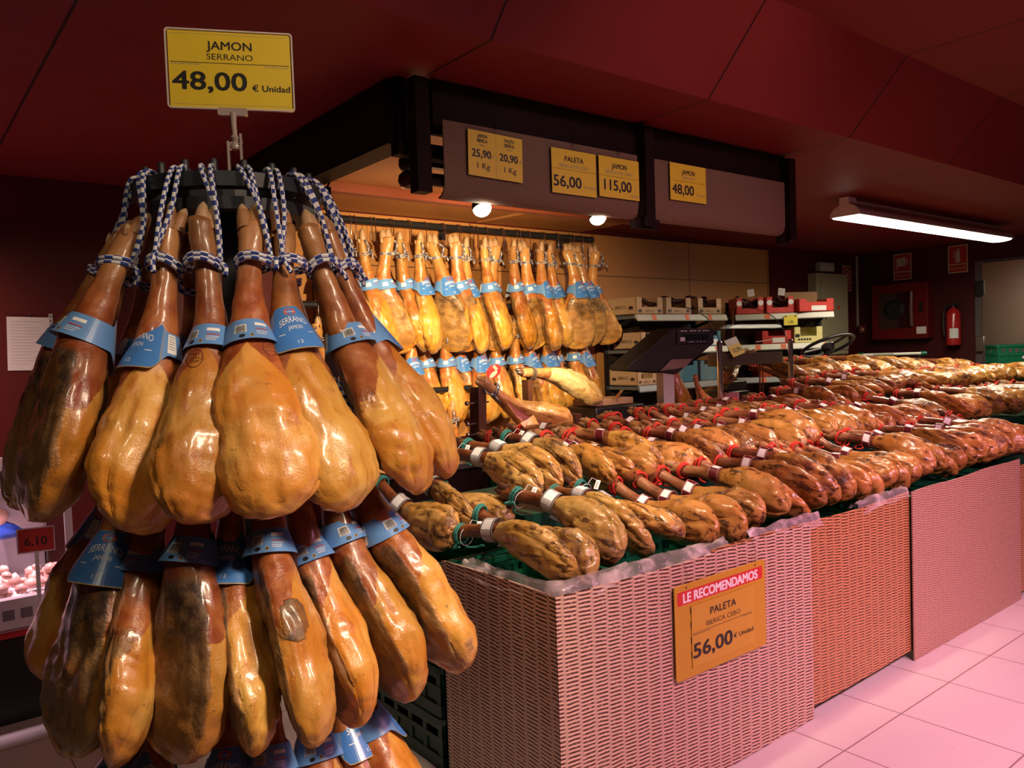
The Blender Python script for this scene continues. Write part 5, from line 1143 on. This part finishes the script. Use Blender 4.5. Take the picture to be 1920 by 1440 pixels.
def fire_sign(loc, rz, icon, word, label):
    o = empty('fire_sign', loc, rz, label, 'safety sign', 'red fire safety signs'); m = MB(); m.box(-.115, .115, -.002, 0, -.17, .17, 0); m.box(-.103, .103, -.0028, -.002, -.158, .158, 1); m.box(-.103, .103, -.0034, -.0028, -.072, -.060, 0)
    f = local(-.0036)
    if icon == 'reel':
        for (r, mi) in ((.080, 0), (.062, 1), (.024, 0)): m.add([(r * cos(q), -.003 - .0003 * (.09 - r) * 50, .05 + r * 1.05 * sin(q)) for q in [2 * pi * i / 20 for i in range(20)]], [tuple(range(20))], mi)
    elif icon == 'cabinet': m.quad(f(-.06, .0), f(.045, .01), f(.045, .12), f(-.06, .11), 0); m.quad(f(-.075, -.04), f(-.062, -.04), f(-.062, .11), f(-.075, .11), 0); m.quad(f(.058, .03), f(.07, .03), f(.07, .1), f(.058, .1), 0)
    else: m.quad(f(-.026, -.04), f(.026, -.04), f(.026, .085), f(-.026, .085), 0); m.quad(f(-.016, .085), f(.016, .085), f(.012, .105), f(-.012, .105), 0); m.quad(f(-.012, .105), f(.03, .112), f(.03, .122), f(-.012, .120), 0); m.quad(f(-.05, .02), f(-.042, .02), f(-.036, .10), f(-.046, .10), 0)
    m.text(word, .03, 0, -.125, f, 0, fit=.17); m.build('plate', [pm('cream sign edge', (.52, .44, .34), .5), pm('sign red', (.42, .02, .015), .5)], o); return o
fire_sign((10.24, VB - .001, 2.38), 0, 'reel', 'BOCA', 'fire hose reel sign beside the cable in the corner')
fire_sign((UR - .001, 4.93, 2.48), radians(-90), 'cabinet', 'PULSADOR', 'red sign with a pale square, above the hose cabinet'); fire_sign((UR - .001, 4.25, 2.505), radians(-90), 'ext', 'EXTINTOR', 'red sign with a white extinguisher above the fire extinguisher')
hc = empty('hose_cabinet', (UR, 4.90, 1.90), radians(-90), 'dark red fire hose cabinet with round reel behind its window', 'fire cabinet')
M_FRED = pm('fire red enamel', (.13, .007, .007), .45, spec=.2); MB().box(-.36, .36, -.18, 0, -.36, .36).build('body', M_FRED, hc, bev=.008)
MB().box(-.26, .15, -.186, -.181, -.22, .24).build('window', pm('dark window', (.035, .006, .008), .12), hc)
m = MB(); m.lathe([(.13, -.02), (.135, 0), (.09, .012), (.085, .004), (.03, .006), (.02, .02)], 24, 0, Matrix.Translation((-.06, -.19, .02)) @ Matrix.Rotation(pi / 2, 4, 'X')); m.build('reel', M_KNOB, hc)
m = MB(); m.tube([(.17, -.20, -.20), (.17, -.215, 0), (.17, -.20, .24)], .022, 10); m.build('handle', pm('grey red handle', (.16, .07, .07), .3), hc); MB().box(.26, .30, -.195, -.18, -.02, .10).build('lock', M_KNOB, hc)
MB().box(.22, .34, -.184, -.181, -.30, -.21).build('sticker', M_PAPER, hc)
fe = empty('fire_extinguisher', (UR - .10, 4.27, 1.44), radians(-90), 'red fire extinguisher with white label on the right wall', 'fire extinguisher')
m = MB(); m.lathe([(.07, 0), (.082, .01), (.082, .38), (.065, .43), (.03, .455), (.022, .47)], 20); m.build('cylinder', pm('extinguisher red', (.42, .018, .018), .25, coat=.4), fe)
m = MB(); m.lathe([(.022, .47), (.026, .49), (.015, .51)], 12); m.bar((-.02, 0, .5), (.08, 0, .53), .02, .012); m.bar((-.02, 0, .495), (.07, 0, .50), .02, .01); m.build('valve', M_KNOB, fe)
m = MB(); m.tube(rope_curve([(-.02, 0, .49), (-.10, .0, .46), (-.115, 0, .3), (-.11, 0, .12)], .02), .012, 8); m.build('hose', M_KNOB, fe)
m = MB(); rings = [[(.0825 * cos(q), .0825 * sin(q), z) for q in [radians(-100 + 8 * i) for i in range(10)]] for z in (.09, .21)]; vs = rings[0] + rings[1]; m.add(vs, [(i, i + 1, 11 + i, 10 + i) for i in range(9)], 0); m.build('label', M_WHITE, fe); MB().box(-.03, .03, .07, .10, .2, .26).build('wall_hook', M_KNOB, fe)
cb = empty('call_point', (UR - .02, VB - .07, 1.69), radians(-45), 'small red fire call point below the cable duct', 'call point'); MB().box(-.05, .05, -.03, .02, -.055, .055).build('body', M_FRED, cb, bev=.006); MB().box(-.018, .018, -.033, -.029, -.02, .02).build('button', pm('rose button', (.5, .25, .22), .4), cb)
fd = empty('cold_room_door', (UR, 3.32, 0), radians(-90), 'brushed steel cold-room door on the right wall', 'door')
MB().box(-.72, .72, -.05, 0, 0, 2.45).build('frame', pm('dark door frame', (.10, .08, .085), .4), fd); MB().box(-.63, .72, -.085, -.05, .05, 2.42).build('leaf', M_STEEL, fd, bev=.004)
for z_ in (2.12, 1.45): MB().box(-.70, -.60, -.11, -.05, z_ - .09, z_ + .09).build('hinge', M_KNOB if z_ > 2 else M_STEEL, fd, bev=.006)
# trolley handle and stack of crates at the back
ct = empty('trolley', (9.18, 4.45, 0), radians(-52), 'wire trolley with a white bar and green grip ends', 'trolley')
m = MB(); m.tube([(-.31, 0, 1.37), (.31, 0, 1.37)], .017, 12); m.box(-.20, .02, -.019, -.016, 1.36, 1.38, 1); m.build('push_bar', [pm('pale bar', (.66, .66, .58), .35), M_GREYP], ct)
for s in (-1, 1): MB().tube([(s * .31, 0, 1.37), (s * .37, 0, 1.37)], [.026, .024], 12).build('grip', M_GREEN, ct); MB().tube([(s * .30, .0, 1.37), (s * .30, .03, 1.15), (s * .30, .05, .15)], .012, 8).build('leg', M_STEEL, ct); MB().lathe([(.02, -.02), (.06, -.02), (.06, .02), (.02, .02)], 14, 0, Matrix.Translation((s * .3, .05, .062)) @ Matrix.Rotation(pi / 2, 4, 'Y')).build('wheel', M_KNOB, ct)
m = MB()
for z_ in (1.12, .95, .75, .5, .25, .14): m.tube([(-.30, .03, z_), (.30, .03, z_)], .005, 6); m.tube([(-.30, .6, z_), (.30, .6, z_)], .005, 6); m.tube([(-.3, .03, z_), (-.3, .6, z_)], .005, 6); m.tube([(.3, .03, z_), (.3, .6, z_)], .005, 6)
for i in range(11): x = lerp(-.3, .3, i / 10); m.tube([(x, .03, .14), (x, .03, 1.12)], .003, 5); m.tube([(x, .6, .14), (x, .6, 1.12)], .003, 5)
m.build('wire_basket', M_STEEL, ct)
for i in range(6):
    o = crate('plastic_crate', 0, 0, 0, .60, .40, .24, 'green crate in the stack by the cold-room door, %s' % ('at the bottom', 'second from the bottom', 'third from the bottom', 'third from the top', 'second from the top', 'on top')[i], 'green crates by the cold room', M_GREEN); o.location = (9.88, 3.36, .24 * i); o.rotation_euler = (0, 0, radians(-52))
    if i == 5:
        q = MB(); q.box(-.05, .05, -.196, -.194, .085, .115); q.build('sticker', M_PAPER, o)
# fluorescent fitting over the far stand
fl = empty('strip_light', (7.70, 3.33, 2.545), 0, 'lit fluorescent strip light hanging over the far end', 'ceiling lamp'); a = 1.56
LAMP = em('fluorescent diffuser', (1.0, 0.90, 0.76), 9.0)
def halfround(m, x0, x1, r, mi, k=1.0):
    rings = []
    for x in (x0, x1): rings.append([(x, r * cos(q), .75 * r * sin(q) * k) for q in [pi * i / 12 for i in range(13)]])
    m.loft(rings, mi)
m = MB(); halfround(m, -a, a, .125, 0); m.box(-a + .05, a - .05, -.035, .035, .085, .125); m.build('reflector', pm('white lamp casing', (.62, .50, .47), .4), fl, smooth=40)
m = MB(); halfround(m, -a - .012, -a, .128, 0); m.box(-a - .02, -a + .10, -.04, .04, .09, .15); mw_ = pm('white end cap', (.72, .60, .56), .4); m.build('end_cap', mw_, fl, smooth=40)
m = MB(); halfround(m, a, a + .012, .128, 0); m.build('end_cap', mw_, fl, smooth=40)
m = MB(); rings = [[(x, .115 * cos(q), -.002 - .022 * sin(q)) for q in [pi * i / 8 for i in range(9)]] for x in (-a + .004, a - .004)]; m.loft(rings, 0); m.build('diffuser', LAMP, fl, smooth=40)
for x in (-a + .05, a - .3): MB().tube([(x, 0, .12), (x, 0, .147)], .012, 8).build('stem', M_KNOB, fl)

area('strip_light_glow', (7.70, 3.33, 2.505), (7.70, 3.33, 0), 3.0, .2, 55, (1.0, .84, .62), 170)
# ------------------------------------------------------------------ meat counter at the left, paper on the wall
mc = empty('meat_counter', (-.62, 4.05, 0), 0, 'white refrigerated meat counter at the left edge, lit pink inside', 'refrigerated counter')
MB().box(-1.5, 1.27, .02, 1.0, 0, .40).build('base', M_KNOB, mc); MB().box(-1.5, 1.28, -.01, .03, .385, .405).build('bumper_strip', M_RED, mc)
m = MB(); m.box(-1.5, 1.28, 0, .05, .42, .55)
for i in range(40): x = -1.46 + i * .068; m.box(x, x + .045, -.002, .0, .46, .505, 1)
m.build('front_sill', [M_PINKW, pm('slot grey', (.20, .17, .2), .5)], mc, bev=.004)
MB().box(-1.5, 1.27, .02, 1.0, .40, .50).build('tray_floor', M_PINKW, mc)
m = MB(); m.box(-1.5, 1.27, .72, .78, .5, 1.10)
for i in range(40): x = -1.46 + i * .068; m.box(x, x + .045, .715, .72, 1.0, 1.035, 1)
m.build('back_wall', [M_PINKW, pm('slot dark', (.12, .08, .1), .5)], mc)
MB().box(-1.5, 1.27, .05, .055, .50, .83).build('front_glass', M_ACR, mc); MB().box(1.255, 1.262, .05, .72, .50, 1.05).build('end_glass', M_ACR, mc); MB().box(1.25, 1.28, .03, .06, .50, 1.06).build('corner_post', M_PINKW, mc)
MB().box(-1.5, 1.0, .42, .428, .50, .86).build('divider', M_ACR, mc)
o = MB().box(-.9, .38, 0, .27, 0, .22).build('tray_riser', M_PINKW, loc=(-.42 + .2, 4.49, .50)); tag(o, 'white raised tray behind the divider in the meat counter', 'tray')
meat_l = area('meat_counter_lamp', (-.30, 4.18, 1.34), (-.3, 4.36, .5), 1.8, .06, 15, (1.0, .62, .76), 54)
m = MB(); rn = random.Random(5)
for i in range(360):
    c = Vector((rn.uniform(-.75, .62), 4.12 + rn.uniform(0, .30), .515 + abs(rn.gauss(0, .03)))); c.z += .05 * (1 - abs((c.y - 4.27) / .2)); r = rn.uniform(.018, .032)
    pr_ = [(r * q, r * z) for q, z in ((.35, -.9), (.9, -.4), (1, .15), (.65, .75), (.15, .98))]; m.lathe(pr_, 7, 0, Matrix.Translation(c) @ Matrix.Rotation(rn.uniform(0, 3), 4, 'X') @ Matrix.Rotation(rn.uniform(0, 3), 4, 'Y') @ Matrix.Diagonal((1, rn.uniform(.7, 1.4), rn.uniform(.6, 1), 1)))
tag(m.build('chicken_pieces', M_RAW, smooth=60), 'heap of small raw chicken pieces in the meat counter', 'meat', None, 'stuff')
m = MB(); pts = [(-.10, 0, 0), (0, .0, .02), (.10, .0, .045), (.18, .0, .05), (.24, .0, .02)]; m.tube(rope_curve(pts, .02), [.05 + .018 * sin(i * .9) for i in range(len(rope_curve(pts, .02)))], 12); o = m.build('chicken_thigh', M_RAW, loc=(.20, 4.60, .775), smooth=60); tag(o, 'pale raw chicken piece lying on blue plastic in the meat counter', 'meat')
m = MB(); rings = []
for i in range(9):
    t = i / 8; rings.append([(.30 * (t - .5) + .02 * sin(7 * q), .10 * cos(q) * (1 + .2 * sin(3 * q + 4 * t)) * sqrt(max(.1, 1 - (2 * t - 1) ** 2)), .05 * (1 + sin(q)) * sqrt(max(.1, 1 - (2 * t - 1) ** 2))) for q in [2 * pi * j / 16 for j in range(16)]])
m.loft(rings, 0); o = m.build('plastic_bag', M_BAG, loc=(.36, 4.585, .722), smooth=70); tag(o, 'shiny blue plastic bag around the chicken in the meat counter', 'bag')
m = MB(); m.lathe([(.05, 0), (.07, .02), (.10, .2), (.115, .30), (.11, .30), (.095, .2), (.06, .02)], 24, 0, None); o = m.build('clear_tub', M_ACR, loc=(.52, 4.36, .50)); tag(o, 'clear plastic tub beside the chicken in the meat counter', 'tub')
for i, (x, z, s, lab, y) in enumerate(((.505, .800, '6,10', 'red 6,10 price tag in the meat counter', 4.02), (.735, .70, '5,', 'second red price tag, half hidden by the hams', 4.06))):
    o = empty('meat_price_tag', (x, y, z), radians(-12), lab, 'price sign', 'red price tags in the meat counter'); q = MB(); q.box(-.072, .072, -.002, .002, -.055, .055, 0); q.box(-.066, .068, -.0028, -.002, -.049, .050, 1); q.text(s, .05, .0, -.022, local(-.0034), 2, fit=.085 if i == 0 else None, bold=.01); q.build('card', [M_PINKW, pm('tag red', (.52, .035, .03), .5), M_BLACK], o)
    MB().box(-.008, .008, .0, .004, -.26, -.05).build('stem', M_PINKW, o)
pp = empty('wall_notice', (.73, VB - .004, 1.71), 0, 'white notice in a punched plastic sleeve on the left wall', 'paper'); q = MB(); q.box(-.12, .10, -.001, 0, -.17, .15, 0); rn = random.Random(6)
for k in range(15):
    if rn.random() < .85: q.box(-.10, .02 + rn.uniform(-.06, .065), -.0014, -.001, .12 - k * .018, .1225 - k * .018, 1)
q.build('sheet', [M_PAPER, pm('faint grey text', (.48, .42, .42), .7)], pp, rot=(0, radians(1.5), 0)); q = MB(); q.box(-.12, .125, -.003, -.0022, -.175, .172); q.build('sleeve', M_ACR, pp); q = MB(); q.box(.102, .124, -.0035, -.003, -.17, .17, 0)
for k in range(11): q.box(.109, .117, -.0042, -.0035, -.15 + k * .03, -.14 + k * .03, 1)
q.build('punched_edge', [pm('grey sleeve edge', (.36, .32, .32), .4), M_KNOB], pp); MB().tube([(0, -.002, .165), (0, -.012, .165)], .006, 8).build('pin', M_KNOB, pp)
o = MB().box(-.06, .06, -.06, 0, -.10, .10).build('wall_box', pm('beige casing', (.46, .28, .19), .5), loc=(1.02, VB, 1.82), bev=.008); tag(o, 'small beige box on the wall behind the left hams', 'wall box')
